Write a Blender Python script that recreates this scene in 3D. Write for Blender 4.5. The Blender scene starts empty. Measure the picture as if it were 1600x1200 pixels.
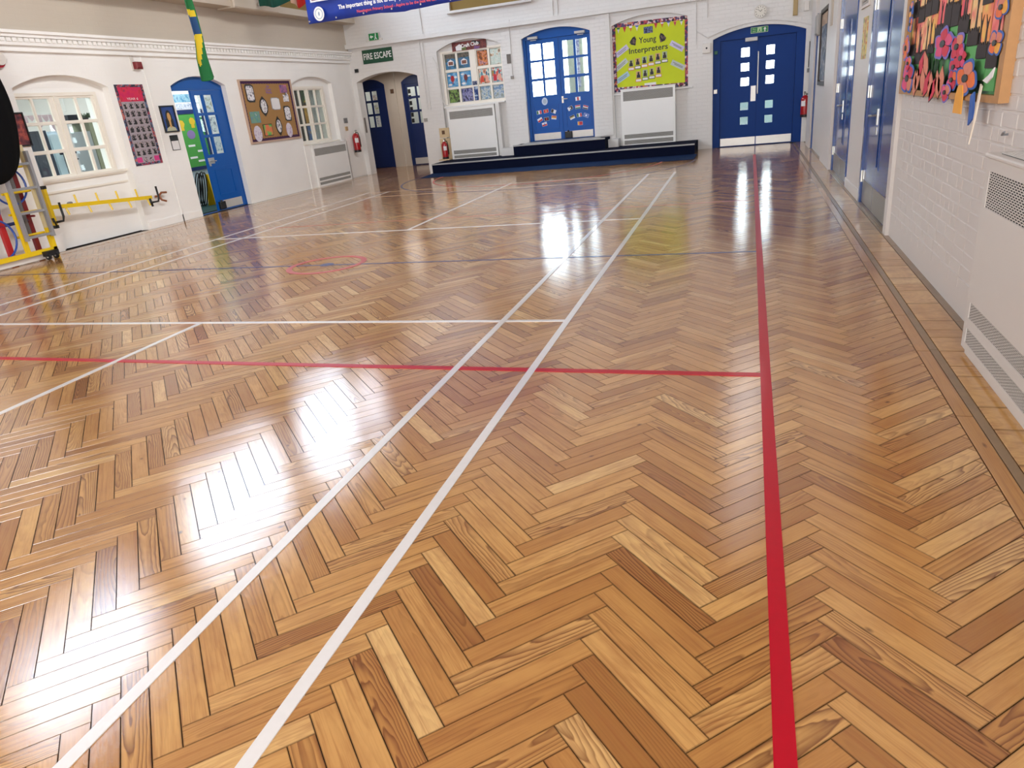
import bpy, bmesh, math, random
from mathutils import Vector, Matrix
from mathutils.geometry import tessellate_polygon
random.seed(7)
SC = bpy.context.scene
COL = SC.collection
PI = math.pi

# ------------------------------------------------------------------ camera
CAM_R = Vector((0.94999696, 0.2970067, -0.09639913))
CAM_U = Vector((-0.0250777, 0.38028609, 0.92452885))
CAM_F = Vector((-0.31125052, 0.87588213, -0.36871888))
CAM_C = Vector((4.18910417, -6.41528381, 1.39973562))
FPX = 1099.887
cd = bpy.data.cameras.new('camera')
cam = bpy.data.objects.new('camera', cd); COL.objects.link(cam)
cd.sensor_fit = 'HORIZONTAL'; cd.sensor_width = 36.0; cd.lens = FPX / 1600 * 36.0
cd.clip_start = 0.02; cd.clip_end = 200
cam.matrix_world = Matrix(((CAM_R.x, CAM_U.x, -CAM_F.x, CAM_C.x), (CAM_R.y, CAM_U.y, -CAM_F.y, CAM_C.y),
                           (CAM_R.z, CAM_U.z, -CAM_F.z, CAM_C.z), (0, 0, 0, 1)))
SC.camera = cam

# ------------------------------------------------------------------ exposure, world, lights
SC.view_settings.view_transform = 'Standard'
SC.view_settings.look = 'None'
SC.view_settings.gamma = 1.0
SC.view_settings.use_curve_mapping = False
SC.view_settings.exposure = -0.2
W = bpy.data.worlds.new('sky'); SC.world = W; W.use_nodes = True
bg = W.node_tree.nodes['Background']
bg.inputs['Color'].default_value = (0.86, 0.93, 1.0, 1); bg.inputs['Strength'].default_value = 14.0

def area(name, loc, aim, sx, sy, power, color=(1, 1, 1)):
    l = bpy.data.lights.new(name, 'AREA'); l.shape = 'RECTANGLE'; l.size = sx; l.size_y = sy
    l.energy = power; l.color = color
    o = bpy.data.objects.new(name, l); COL.objects.link(o); o.location = loc
    d = Vector(aim)
    o.rotation_euler = d.to_track_quat('-Z', 'Y').to_euler()
    return o
CLERE = [(-1.5, 1.0, 5.5, 6.95), (2.3, 5.2, 4.9, 6.6), (6.2, 8.4, 4.75, 6.7), (9.0, 10.4, 5.2, 6.6)]
for (y0, y1, z0, z1) in CLERE:                           # daylight through the high windows of the left wall
    area('clerestory_daylight', (-5.62, (y0 + y1) / 2, (z0 + z1) / 2), (1, 0, 0), (y1 - y0), z1 - z0, (27 if y0 < 2 else 23) * (y1 - y0) * (z1 - z0), (0.48, 0.69, 1.0))
area('end_window_daylight', (4.30, 11.03, 8.0), (0, -1, 0), 0.75, 5.6, 38, (0.97, 0.98, 1.0))
area('added_front_fill', (0.0, -13.8, 2.9), (0, 1, 0), 9.0, 3.8, 760, (0.97, 0.985, 1.0))  # unseen fill added behind the camera to brighten the end wall
area('added_right_fill', (5.30, 1.5, 8.0), (-1, 0, -0.35), 9.0, 2.2, 620, (0.97, 0.985, 1.0)).data.spread = 2.0  # added fill high on the right, no window there, lifts the left wall
area('added_side_fill', (5.30, -10.3, 2.8), (-1, 0.75, 0), 4.5, 3.4, 1500, (0.97, 0.985, 1.0))  # unseen fill added at the rear right to light the left wall low down
area('classroom_lamp', (-7.4, 1.8, 2.75), (0, 0, -1), 2.0, 2.0, 150, (0.9, 0.96, 1.0))
area('corridor_lamp', (-6.3, 6.0, 2.75), (0, 0, -1), 0.6, 2.2, 48, (0.95, 0.98, 1.0))
area('library_lamp', (-7.2, 9.6, 2.75), (0, 0, -1), 1.6, 1.6, 50, (0.95, 0.98, 1.0))
area('office_lamp', (-5.2, 14.4, 2.7), (0, 0, -1), 2.4, 1.0, 34, (0.95, 0.98, 1.0))
area('lobby_lamp', (-5.0, 12.2, 2.4), (0, 0, -1), 0.5, 0.5, 9, (1.0, 0.95, 0.9))

# ------------------------------------------------------------------ mesh helpers
ORG = {}
LM = lambda a, b, d: Vector((-5.5 + d, a, b))            # left wall: a = y, b = z, d = out of the wall
BM = lambda a, b, d: Vector((a, 11.1 - d, b))            # back wall: a = x
RM = lambda a, b, d: Vector((5.38 - d, a, b))            # right wall: a = y
WM = lambda a, b, d: Vector((a, b, d))                   # world

class MB:
    def __init__(s, mp=WM):
        s.v = []; s.f = []; s.m = mp; s.mi = []
    def add(s, vs, fs, mi=0):
        o = len(s.v); s.v += [s.m(*p) for p in vs]; s.f += [tuple(i + o for i in f) for f in fs]; s.mi += [mi] * len(fs); return s
    def box(s, a0, a1, b0, b1, d0, d1, mi=0):
        vs = [(a, b, d) for d in (d0, d1) for b in (b0, b1) for a in (a0, a1)]
        return s.add(vs, [(0, 1, 3, 2), (4, 6, 7, 5), (0, 4, 5, 1), (2, 3, 7, 6), (0, 2, 6, 4), (1, 5, 7, 3)], mi)
    def bbox(s, a0, a1, b0, b1, d0, d1, c=0.004, mi=0):   # box with its front edges chamfered
        vs = [(a0, b0, d0), (a1, b0, d0), (a1, b1, d0), (a0, b1, d0), (a0, b0, d1 - c), (a1, b0, d1 - c), (a1, b1, d1 - c), (a0, b1, d1 - c),
              (a0 + c, b0 + c, d1), (a1 - c, b0 + c, d1), (a1 - c, b1 - c, d1), (a0 + c, b1 - c, d1)]
        fs = [(0, 1, 2, 3), (8, 9, 10, 11)]
        for i in range(4):
            j = (i + 1) % 4; fs += [(i, j, 4 + j, 4 + i), (4 + i, 4 + j, 8 + j, 8 + i)]
        return s.add(vs, fs, mi)
    def solid(s, outer, holes, d0, d1, mi=0):             # flat plate of any outline with holes, thickness d0..d1
        loops = [outer] + list(holes)
        flat = [p for l in loops for p in l]
        tr = tessellate_polygon([[Vector((p[0], p[1], 0)) for p in l] for l in loops])
        n = len(flat)
        vs = [(p[0], p[1], d1) for p in flat] + [(p[0], p[1], d0) for p in flat]
        fs = [tuple(t) for t in tr] + [tuple(i + n for i in reversed(t)) for t in tr]
        o = 0
        for l in loops:
            k = len(l)
            for i in range(k):
                j = (i + 1) % k; fs.append((o + i, o + j, n + o + j, n + o + i))
            o += k
        return s.add(vs, fs, mi)
    def disc(s, a, b, ra, rb, d0, d1, n=20, rot=0, mi=0):
        return s.solid([(a + ra * math.cos(t) * math.cos(rot) - rb * math.sin(t) * math.sin(rot), b + ra * math.cos(t) * math.sin(rot) + rb * math.sin(t) * math.cos(rot)) for t in [2 * PI * i / n for i in range(n)]], [], d0, d1, mi)
    def rot(s, a, b, w, h, ang, d0, d1, mi=0):             # turned rectangle
        c, q = math.cos(ang), math.sin(ang)
        P = [(-w / 2, -h / 2), (w / 2, -h / 2), (w / 2, h / 2), (-w / 2, h / 2)]
        return s.solid([(a + x * c - y * q, b + x * q + y * c) for x, y in P], [], d0, d1, mi)
    def tube(s, pts, r, n=8, closed=False, mi=0):
        P = [s.m(*p) for p in pts]; k = len(P); o = len(s.v)
        N = None
        for i, p in enumerate(P):
            if closed: t = (P[(i + 1) % k] - P[i - 1])
            else: t = P[min(i + 1, k - 1)] - P[max(i - 1, 0)]
            t.normalize()
            if N is None: N = t.orthogonal().normalized()
            else: N = (N - t * N.dot(t)); N = N.normalized() if N.length > 1e-6 else t.orthogonal().normalized()
            B = t.cross(N); rr = r[i] if isinstance(r, (list, tuple)) else r
            for j in range(n):
                a = 2 * PI * j / n; s.v.append(p + N * (rr * math.cos(a)) + B * (rr * math.sin(a)))
        for i in range(k if closed else k - 1):
            for j in range(n):
                a, b = o + i * n, o + ((i + 1) % k) * n
                s.f.append((a + j, a + (j + 1) % n, b + (j + 1) % n, b + j)); s.mi.append(mi)
        if not closed:
            s.f.append(tuple(o + j for j in range(n))[::-1]); s.f.append(tuple(o + (k - 1) * n + j for j in range(n))); s.mi += [mi, mi]
        return s
    def lathe(s, c, prof, n=20, mi=0):                     # about a vertical axis, world coordinates
        o = len(s.v)
        for r, z in prof:
            for j in range(n):
                a = 2 * PI * j / n; s.v.append(Vector((c[0] + r * math.cos(a), c[1] + r * math.sin(a), c[2] + z)))
        for i in range(len(prof) - 1):
            for j in range(n):
                s.f.append((o + i * n + j, o + i * n + (j + 1) % n, o + (i + 1) * n + (j + 1) % n, o + (i + 1) * n + j)); s.mi.append(mi)
        s.f.append(tuple(o + j for j in range(n))[::-1]); s.f.append(tuple(o + (len(prof) - 1) * n + j for j in range(n))); s.mi += [mi, mi]
        return s

def obj(name, mb, mat, parent=None, label=None, kind=None, smooth=False, cat=None, group=None):
    me = bpy.data.meshes.new(name)
    vs = mb.v
    if parent is not None: org = ORG[parent]
    else:
        lo = Vector([min(v[i] for v in vs) for i in range(3)]); hi = Vector([max(v[i] for v in vs) for i in range(3)])
        org = Vector(((lo.x + hi.x) / 2, (lo.y + hi.y) / 2, lo.z))
    me.from_pydata([v - org for v in vs], [], mb.f)
    bm = bmesh.new(); bm.from_mesh(me); bmesh.ops.recalc_face_normals(bm, faces=bm.faces); bm.to_mesh(me); bm.free()
    mats = mat if isinstance(mat, (list, tuple)) else [mat]
    for m in mats: me.materials.append(m)
    if len(mats) > 1: me.polygons.foreach_set('material_index', mb.mi)
    if smooth: me.polygons.foreach_set('use_smooth', [True] * len(me.polygons))
    o = bpy.data.objects.new(name, me); COL.objects.link(o)
    if parent is not None: o.parent = parent
    else: o.location = org
    ORG[o] = org
    tag(o, label, cat, group, kind)
    return o
def tag(o, label=None, cat=None, group=None, kind=None):
    if label: o['label'] = label
    if cat: o['category'] = cat
    if group: o['group'] = group
    if kind: o['kind'] = kind
def thing(name, label, cat, loc, group=None, kind=None):
    o = bpy.data.objects.new(name, None); COL.objects.link(o); o.location = loc; o.empty_display_size = 0.1
    ORG[o] = Vector(loc); tag(o, label, cat, group, kind); return o
def text(name, body, mp, a, b, size, d, mat, parent, width=None, rot=0, align='CENTER', thick=0.001, label=None, bold=0.0):
    c = bpy.data.curves.new(name, 'FONT'); c.body = body; c.size = size; c.align_x = align; c.align_y = 'CENTER'; c.extrude = 0.0005; c.resolution_u = 2; c.offset = bold
    t = bpy.data.objects.new(name, c); COL.objects.link(t)
    bpy.context.view_layer.update()
    me = bpy.data.meshes.new_from_object(t.evaluated_get(bpy.context.evaluated_depsgraph_get()))
    bpy.data.objects.remove(t); bpy.data.curves.remove(c)
    xs = [v.co.x for v in me.vertices]
    k = 1.0
    if width and xs: k = width / (max(xs) - min(xs))
    ca, sa = math.cos(rot), math.sin(rot)
    org = ORG[parent]
    for v in me.vertices:
        x, y, z = v.co.x * k, v.co.y * (k if not width else 1.0), v.co.z
        v.co = mp(a + x * ca - y * sa, b + x * sa + y * ca, d + z) - org
    me.materials.clear(); me.materials.append(mat)
    o = bpy.data.objects.new(name, me); COL.objects.link(o); o.parent = parent; ORG[o] = org
    if label: o['label'] = label
    return o
def arch(a0, a1, b0, bs, bt, n=14):                        # outline with a segmental arch on top
    w = (a1 - a0) / 2; h = bt - bs; R = (w * w + h * h) / (2 * h); cx = (a0 + a1) / 2; cy = bt - R; t0 = math.asin(w / R)
    return [(a0, b0), (a1, b0)] + [(cx + R * math.sin(t), cy + R * math.cos(t)) for t in [t0 - 2 * t0 * i / n for i in range(n + 1)]]
def rect(a0, a1, b0, b1): return [(a0, b0), (a1, b0), (a1, b1), (a0, b1)]

# ------------------------------------------------------------------ materials
def lin(c):
    return tuple(((x / 255) / 12.92 if x / 255 <= 0.04045 else ((x / 255 + 0.055) / 1.055) ** 2.4) for x in c) + (1.0,)
def newmat(name):
    m = bpy.data.materials.new(name); m.use_nodes = True; nt = m.node_tree
    return m, nt, nt.nodes['Principled BSDF']
class NB:
    def __init__(s, nt): s.nt = nt
    def n(s, t, **kw):
        x = s.nt.nodes.new(t)
        for k, v in kw.items(): setattr(x, k, v)
        return x
    def link(s, a, b): s.nt.links.new(a, b)
    def math(s, op, a, b=None, c=None, clamp=False):
        x = s.n('ShaderNodeMath', operation=op); x.use_clamp = clamp
        for i, q in enumerate((a, b, c)):
            if q is None: continue
            if isinstance(q, (int, float)): x.inputs[i].default_value = q
            else: s.link(q, x.inputs[i])
        return x.outputs[0]
    def vec(s, x, y, z):
        c = s.n('ShaderNodeCombineXYZ')
        for i, q in enumerate((x, y, z)):
            if isinstance(q, (int, float)): c.inputs[i].default_value = q
            else: s.link(q, c.inputs[i])
        return c.outputs[0]
    def noise(s, vec, scale, detail=2, rough=0.5, out='Fac'):
        x = s.n('ShaderNodeTexNoise'); x.inputs['Scale'].default_value = scale; x.inputs['Detail'].default_value = detail; x.inputs['Roughness'].default_value = rough
        if vec is not None: s.link(vec, x.inputs['Vector'])
        return x.outputs[out]
    def mix(s, fac, a, b):
        x = s.n('ShaderNodeMix', data_type='RGBA')
        for i, q in ((0, fac), (6, a), (7, b)):
            if isinstance(q, (int, float)): x.inputs[i].default_value = q
            elif isinstance(q, tuple): x.inputs[i].default_value = q
            else: s.link(q, x.inputs[i])
        return x.outputs[2]
    def ramp(s, fac, stops, interp='LINEAR'):
        x = s.n('ShaderNodeValToRGB'); cr = x.color_ramp; cr.interpolation = interp
        while len(cr.elements) > 1: cr.elements.remove(cr.elements[-1])
        cr.elements[0].position = stops[0][0]; cr.elements[0].color = stops[0][1]
        for p, c in stops[1:]:
            e = cr.elements.new(p); e.color = c
        s.link(fac, x.inputs['Fac']); return x.outputs['Color']
    def bump(s, h, strength, dist=0.001):
        x = s.n('ShaderNodeBump'); x.inputs['Strength'].default_value = strength; x.inputs['Distance'].default_value = dist
        s.link(h, x.inputs['Height']); return x.outputs['Normal']
MATS = {}
def paint(name, rgb, rough=0.5, var=0.06, scale=6.0, bump=0.0, bscale=60, metal=0.0, spec=0.5, coat=0.0):
    if name in MATS: return MATS[name]
    m, nt, p = newmat(name); b = NB(nt)
    g = b.n('ShaderNodeNewGeometry'); f = b.noise(g.outputs['Position'], scale, 3)
    c = lin(rgb); k = 1 - var
    b.link(b.mix(f, tuple(x * k for x in c[:3]) + (1,), tuple(min(1, x * (1 + var)) for x in c[:3]) + (1,)), p.inputs['Base Color'])
    p.inputs['Roughness'].default_value = rough; p.inputs['Metallic'].default_value = metal
    p.inputs['Specular IOR Level'].default_value = spec; p.inputs['Coat Weight'].default_value = coat; p.inputs['Coat Roughness'].default_value = 0.08
    if bump: b.link(b.bump(b.noise(g.outputs['Position'], bscale, 3), bump, 0.002), p.inputs['Normal'])
    MATS[name] = m; return m
def brickwall(name, rgb, axis, strength, upper=None, zsplit=0):
    m, nt, p = newmat(name); b = NB(nt)
    g = b.n('ShaderNodeNewGeometry'); s = b.n('ShaderNodeSeparateXYZ'); b.link(g.outputs['Position'], s.inputs[0])
    v = b.vec(s.outputs[axis], s.outputs[2], 0.0)
    t = b.n('ShaderNodeTexBrick'); b.link(v, t.inputs['Vector'])
    t.inputs['Scale'].default_value = 1.0; t.inputs['Brick Width'].default_value = 0.235; t.inputs['Row Height'].default_value = 0.078; t.inputs['Mortar Size'].default_value = 0.006; t.inputs['Mortar Smooth'].default_value = 0.6
    n1 = b.noise(g.outputs['Position'], 45, 4); n2 = b.noise(g.outputs['Position'], 1.3, 3)
    h = b.math('ADD', b.math('MULTIPLY', t.outputs['Fac'], -1.0), b.math('MULTIPLY', n1, 0.5))
    b.link(b.bump(h, strength, 0.004), p.inputs['Normal'])
    c = lin(rgb)
    col = b.mix(n2, tuple(x * 0.93 for x in c[:3]) + (1,), tuple(min(1, x * 1.05) for x in c[:3]) + (1,))
    if upper:                                               # cream above the cornice, darkened to offset the strong light up there
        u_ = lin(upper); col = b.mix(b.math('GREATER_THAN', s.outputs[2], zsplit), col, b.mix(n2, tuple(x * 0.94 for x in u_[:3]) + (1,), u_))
    b.link(col, p.inputs['Base Color'])
    p.inputs['Roughness'].default_value = 0.45
    return m
def pattern(name, stops, scale=20, kind='noise', rough=0.6, detail=2):   # printed / collaged paper: blotches picked from a palette
    if name in MATS: return MATS[name]
    m, nt, p = newmat(name); b = NB(nt); g = b.n('ShaderNodeNewGeometry')
    if kind == 'noise': f = b.noise(g.outputs['Position'], scale, detail)
    else:
        t = b.n('ShaderNodeTexVoronoi'); t.inputs['Scale'].default_value = scale; b.link(g.outputs['Position'], t.inputs['Vector'])
        s = b.n('ShaderNodeSeparateColor'); b.link(t.outputs['Color'], s.inputs[0]); f = s.outputs[0]
    b.link(b.ramp(f, [(q, lin(c)) for q, c in stops], 'CONSTANT' if kind != 'noise' else 'LINEAR'), p.inputs['Base Color'])
    p.inputs['Roughness'].default_value = rough
    MATS[name] = m; return m
def glassmat(name='window_glass', tint=(0.93, 0.97, 0.96, 1)):
    m, nt, p = newmat(name); nt.nodes.remove(p); b = NB(nt)
    o = nt.nodes['Material Output']; t = b.n('ShaderNodeBsdfTransparent'); t.inputs['Color'].default_value = tint
    g = b.n('ShaderNodeBsdfGlossy'); g.inputs['Roughness'].default_value = 0.02
    lw = b.n('ShaderNodeLayerWeight'); lw.inputs['Blend'].default_value = 0.5
    fz = b.math('ADD', 0.05, b.math('MULTIPLY', b.math('POWER', lw.outputs['Facing'], 4.0), 0.8))
    x = b.n('ShaderNodeMixShader'); b.link(fz, x.inputs[0]); b.link(t.outputs[0], x.inputs[1]); b.link(g.outputs[0], x.inputs[2]); b.link(x.outputs[0], o.inputs['Surface'])
    return m
def wood_floor(name, per_object, tint=1.0):
    m, nt, p = newmat(name); b = NB(nt)
    uvn = b.n('ShaderNodeUVMap'); uvn.uv_map = 'UVMap'
    s = b.n('ShaderNodeSeparateXYZ'); b.link(uvn.outputs[0], s.inputs[0]); u, v = s.outputs[0], s.outputs[1]
    if per_object:
        oi = b.n('ShaderNodeObjectInfo'); rc = oi.outputs['Color']
    else:
        at = b.n('ShaderNodeAttribute'); at.attribute_name = 'rnd'; rc = at.outputs['Color']
    q = b.n('ShaderNodeSeparateColor'); b.link(rc, q.inputs[0]); r1, r2, r3 = q.outputs[0], q.outputs[1], q.outputs[2]
    fr = lambda k, o: b.math('FRACT', b.math('ADD', b.math('MULTIPLY', r1, k), b.math('MULTIPLY', r2, o)))
    r4 = fr(17.3, 9.1); r5 = fr(41.7, 23.9)
    ou = b.math('MULTIPLY', r1, 40.0); ov = b.math('MULTIPLY', r2, 40.0)
    # growth rings: plain-sawn board cut from a log whose axis drifts along the block
    wob = b.noise(b.vec(b.math('ADD', b.math('MULTIPLY', u, 3.2), ou), b.math('ADD', b.math('MULTIPLY', v, 13.0), ov), r3), 1.0, 3, 0.5)
    vv = b.math('ADD', b.math('ADD', v, b.math('SUBTRACT', b.math('MULTIPLY', r4, 0.08), 0.075)), b.math('MULTIPLY', b.math('SUBTRACT', wob, 0.5), 0.030))
    hh = b.math('ADD', b.math('ADD', 0.010, b.math('MULTIPLY', r5, 0.03)), b.math('ADD', b.math('MULTIPLY', u, b.math('MULTIPLY', b.math('SUBTRACT', r3, 0.5), 0.20)), b.math('MULTIPLY', b.math('SUBTRACT', wob, 0.5), 0.034)))
    rad = b.math('SQRT', b.math('ADD', b.math('MULTIPLY', vv, vv), b.math('MULTIPLY', hh, hh)))
    saw = b.math('FRACT', b.math('MULTIPLY', rad, b.math('ADD', 75.0, b.math('MULTIPLY', r1, 80.0))))
    late = b.math('MULTIPLY', b.math('POWER', saw, 2.0), b.math('SUBTRACT', 1.0, b.math('MULTIPLY', b.math('SUBTRACT', saw, 0.88), 8.3), clamp=True), clamp=True)
    r6 = fr(29.3, 61.7)
    strong = b.math('MULTIPLY', b.math('SUBTRACT', r6, 0.48), 2.4, clamp=True)
    stre = b.math('ADD', 0.14, b.math('MULTIPLY', strong, 0.9))
    fib = b.noise(b.vec(b.math('ADD', b.math('MULTIPLY', u, 6.0), ou), b.math('ADD', b.math('MULTIPLY', v, 260.0), ov), r3), 1.0, 3, 0.6)
    stk = b.noise(b.vec(b.math('ADD', b.math('MULTIPLY', u, 2.5), ov), b.math('ADD', b.math('MULTIPLY', v, 75.0), ou), r2), 1.0, 3, 0.6)
    blot = b.noise(b.vec(b.math('ADD', b.math('MULTIPLY', u, 6.0), ov), b.math('ADD', b.math('MULTIPLY', v, 18.0), ou), r2), 1.0, 3, 0.6)
    base = b.ramp(r3, [(0.0, lin((158, 106, 54))), (0.10, lin((182, 128, 68))), (0.5, lin((200, 148, 84))), (0.88, lin((211, 161, 96))), (1.0, lin((226, 184, 122)))])
    c = b.mix(b.math('MULTIPLY', b.math('SUBTRACT', blot, 0.44), 1.5, clamp=True), base, lin((158, 100, 54)))
    c = b.mix(b.math('MULTIPLY', b.math('SUBTRACT', stk, 0.50), 2.6, clamp=True), c, lin((146, 88, 46)))
    c = b.mix(b.math('MULTIPLY', b.math('SUBTRACT', fib, 0.50), 0.9, clamp=True), c, lin((136, 84, 44)))
    c = b.mix(b.math('MULTIPLY', late, stre, clamp=True), c, lin((92, 42, 18)))
    # knots
    vo = b.n('ShaderNodeTexVoronoi'); vo.inputs['Scale'].default_value = 1.0
    b.link(b.vec(b.math('ADD', b.math('MULTIPLY', u, 7.0), ou), b.math('ADD', b.math('MULTIPLY', v, 12.0), ov), 0.0), vo.inputs['Vector'])
    vs = b.n('ShaderNodeSeparateColor'); b.link(vo.outputs['Color'], vs.inputs[0])
    kn = b.math('MULTIPLY', b.math('GREATER_THAN', vs.outputs[0], 0.86), b.math('SUBTRACT', 1.0, b.math('MULTIPLY', b.math('SUBTRACT', vo.outputs['Distance'], 0.03), 11.0, clamp=True)))
    c = b.mix(b.math('MULTIPLY', kn, 0.9), c, lin((58, 28, 16)))
    # dirt worked into the edges of the block
    g = b.n('ShaderNodeNewGeometry')
    en = b.noise(g.outputs['Position'], 35, 3)
    ev = b.math('MINIMUM', v, b.math('SUBTRACT', 0.0707, v)); eu = b.math('MINIMUM', u, b.math('SUBTRACT', 0.4405, u))
    ed = b.math('SUBTRACT', 1.0, b.math('MULTIPLY', b.math('MINIMUM', ev, eu), 230.0), clamp=True)
    c = b.mix(b.math('MULTIPLY', ed, b.math('ADD', 0.45, b.math('MULTIPLY', en, 0.7)), clamp=True), c, lin((52, 32, 20)))
    # large worn patches, browner by the right-hand border and the far doors
    wp = b.noise(g.outputs['Position'], 0.7, 3)
    c = b.mix(b.math('MULTIPLY', b.math('SUBTRACT', wp, 0.45), 0.9, clamp=True), c, lin((160, 104, 62)))
    b.link(c, p.inputs['Base Color'])
    p.inputs['Roughness'].default_value = 0.5; p.inputs['Specular IOR Level'].default_value = 0.1
    p.inputs['Coat Weight'].default_value = 1.0; p.inputs['Coat IOR'].default_value = 1.58
    rn = b.noise(g.outputs['Position'], 2.2, 4)
    b.link(b.math('ADD', 0.02, b.math('MULTIPLY', rn, 0.05)), p.inputs['Coat Roughness'])
    peel = b.math('ADD', b.noise(g.outputs['Position'], 420, 1), b.math('MULTIPLY', b.noise(g.outputs['Position'], 30, 2), 0.9))
    nn = b.bump(peel, 0.15, 0.0010)
    b.link(nn, p.inputs['Coat Normal'])
    n2 = b.bump(b.math('ADD', b.math('MULTIPLY', fib, 0.6), b.math('MULTIPLY', peel, 0.4)), 0.12, 0.001); b.link(n2, p.inputs['Normal'])
    return m

WHITE = paint('white_paint', (226, 221, 214), 0.5, 0.03, 2.0, 0.06, 70)
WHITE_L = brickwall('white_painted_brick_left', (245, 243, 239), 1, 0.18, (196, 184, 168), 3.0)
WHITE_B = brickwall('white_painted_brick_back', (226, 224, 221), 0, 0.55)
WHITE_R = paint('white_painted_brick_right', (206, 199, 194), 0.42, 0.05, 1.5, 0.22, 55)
JOINERY = paint('cream_joinery', (240, 234, 222), 0.35, 0.02)
BLUE = paint('royal_blue_gloss', (0, 82, 164), 0.35, 0.04, 3, spec=0.3, coat=0.03)
BLUE_D = paint('deep_blue_gloss', (8, 56, 124), 0.22, 0.04, 3, coat=0.35)
NAVY = paint('navy_gloss', (4, 34, 90), 0.4, 0.04, 3)
CARPET_N = paint('navy_carpet', (14, 20, 42), 0.95, 0.2, 120, 0.4, 400, spec=0.1)
CARPET_B = paint('blue_carpet', (22, 44, 80), 0.95, 0.15, 90, 0.4, 400, spec=0.1)
BLUE_M = paint('blue_satin_door', (2, 54, 126), 0.45, 0.04, 3, spec=0.15)
GREYN = paint('grey_nosing', (170, 168, 166), 0.5)
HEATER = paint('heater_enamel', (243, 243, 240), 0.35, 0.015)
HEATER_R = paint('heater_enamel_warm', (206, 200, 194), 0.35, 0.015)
DARK = paint('dark_cavity', (22, 19, 18), 0.8)
MIDGREY = paint('grille_shadow_grey', (128, 126, 122), 0.7)
GRILLE = paint('grille_grey', (176, 174, 168), 0.5)
STEEL = paint('brushed_steel', (200, 198, 192), 0.28, 0.04, 40, metal=0.9)
KICK = paint('aluminium_kick_plate', (206, 202, 196), 0.38, 0.05, 20, metal=0.35)
ALU = paint('aluminium', (172, 174, 178), 0.35, 0.05, 20, metal=0.6)
YELLOW = paint('yellow_enamel', (232, 196, 24), 0.35, 0.04)
BLACK = paint('black_plastic', (18, 18, 20), 0.45)
CLOTH = paint('black_cloth', (9, 9, 11), 0.95, 0.2, 30, 0.3, 90, spec=0.15)
RED = paint('red_enamel', (168, 14, 24), 0.28, 0.04, coat=0.3)
REDP = paint('dark_red_post', (120, 24, 32), 0.4)
HOOP = paint('blue_plastic', (40, 76, 160), 0.35)
GREEN_S = paint('sign_green', (18, 74, 48), 0.45)
GREEN_E = paint('exit_green', (24, 128, 66), 0.45)
PAPER = paint('white_paper', (232, 230, 230), 0.7, 0.02)
WT = paint('sign_white', (240, 240, 238), 0.5, 0.01)
OAK = paint('oak_frame', (176, 128, 76), 0.5, 0.12, 25)
OLIVE = paint('olive_board', (138, 112, 52), 0.7, 0.1, 4)
GLASS = glassmat()
L_WHITE = paint('white_court_paint', (226, 222, 220), 0.32, 0.05, 30, 0.1, 150, coat=0.6)
L_RED = paint('red_court_paint', (182, 8, 34), 0.45, 0.07, 25, 0.1, 150, coat=0.12, spec=0.25)
L_REDF = paint('faded_red_court_paint', (182, 40, 40), 0.4, 0.2, 14, 0.1, 150, coat=0.25)
L_BLUE = paint('blue_court_paint', (22, 26, 92), 0.4, 0.15, 18, 0.1, 150, coat=0.25)
L_WHITEF = paint('faded_white_court_paint', (206, 186, 166), 0.3, 0.1, 14, 0.1, 150, coat=0.6)
WOOD_O = wood_floor('pine_block', True)
WOOD_S = wood_floor('pine_block_joined', False)
GAP = paint('joint_dirt', (44, 28, 18), 0.7, 0.2, 20)
PLANK = WOOD_S

# ------------------------------------------------------------------ floor: slab, herringbone blocks, border, paint
floor = obj('floor', MB().box(-9.2, 5.7, -14.2, 15.2, -0.2, -0.009), GAP, kind='structure', label='pine herringbone block floor with glossy lacquer and painted court lines')
L_, W_, G_ = 0.4405, 0.0707, 0.0010
R2 = math.sqrt(2)
D1 = Vector((1 / R2, -1 / R2)); D2 = Vector((1 / R2, 1 / R2))
PX, PY = 0.6225, 0.1000
X0, Y0 = 3.7755, -4.4085
def clip(poly, nx, ny, c):                                  # keep nx*x + ny*y <= c
    out = []
    for i, p in enumerate(poly):
        q = poly[(i + 1) % len(poly)]; dp = nx * p[0] + ny * p[1] - c; dq = nx * q[0] + ny * q[1] - c
        if dp <= 0: out.append(p)
        if dp * dq < 0:
            t = dp / (dp - dq); out.append((p[0] + (q[0] - p[0]) * t, p[1] + (q[1] - p[1]) * t))
    return out
def inset(poly, d):                                         # convex, counter-clockwise
    n = len(poly); E = []
    for i in range(n):
        p, q = Vector(poly[i]), Vector(poly[(i + 1) % n]); e = q - p
        if e.length < 1e-5: continue
        e.normalize(); nn = Vector((-e.y, e.x)); E.append((p + nn * d, e))
    out = []
    for i in range(len(E)):
        p1, e1 = E[i - 1]; p2, e2 = E[i]; cr = e1.x * e2.y - e1.y * e2.x
        if abs(cr) < 1e-6: continue
        w = p2 - p1; t = (w.x * e2.y - w.y * e2.x) / cr; r = p1 + e1 * t; out.append((r.x, r.y))
    return out
def area2(poly): return 0.5 * sum(poly[i][0] * poly[(i + 1) % len(poly)][1] - poly[(i + 1) % len(poly)][0] * poly[i][1] for i in range(len(poly)))
def pix(x, y, z=0.0):
    q = Vector((x, y, z)) - CAM_C; w = q.dot(CAM_F)
    if w < 0.05: return None
    return (800 + FPX * q.dot(CAM_R) / w, 600 - FPX * q.dot(CAM_U) / w)
def block_geo(top, out, h=0.008):
    n = len(out); vs = [(x, y, 0.0) for x, y in top] + [(x, y, -0.0012) for x, y in out] + [(x, y, -h) for x, y in out]
    fs = [tuple(range(n))]
    for i in range(n):
        j = (i + 1) % n; fs += [(n + i, n + j, j, i), (2 * n + i, 2 * n + j, n + j, n + i)]
    return vs, fs
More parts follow.
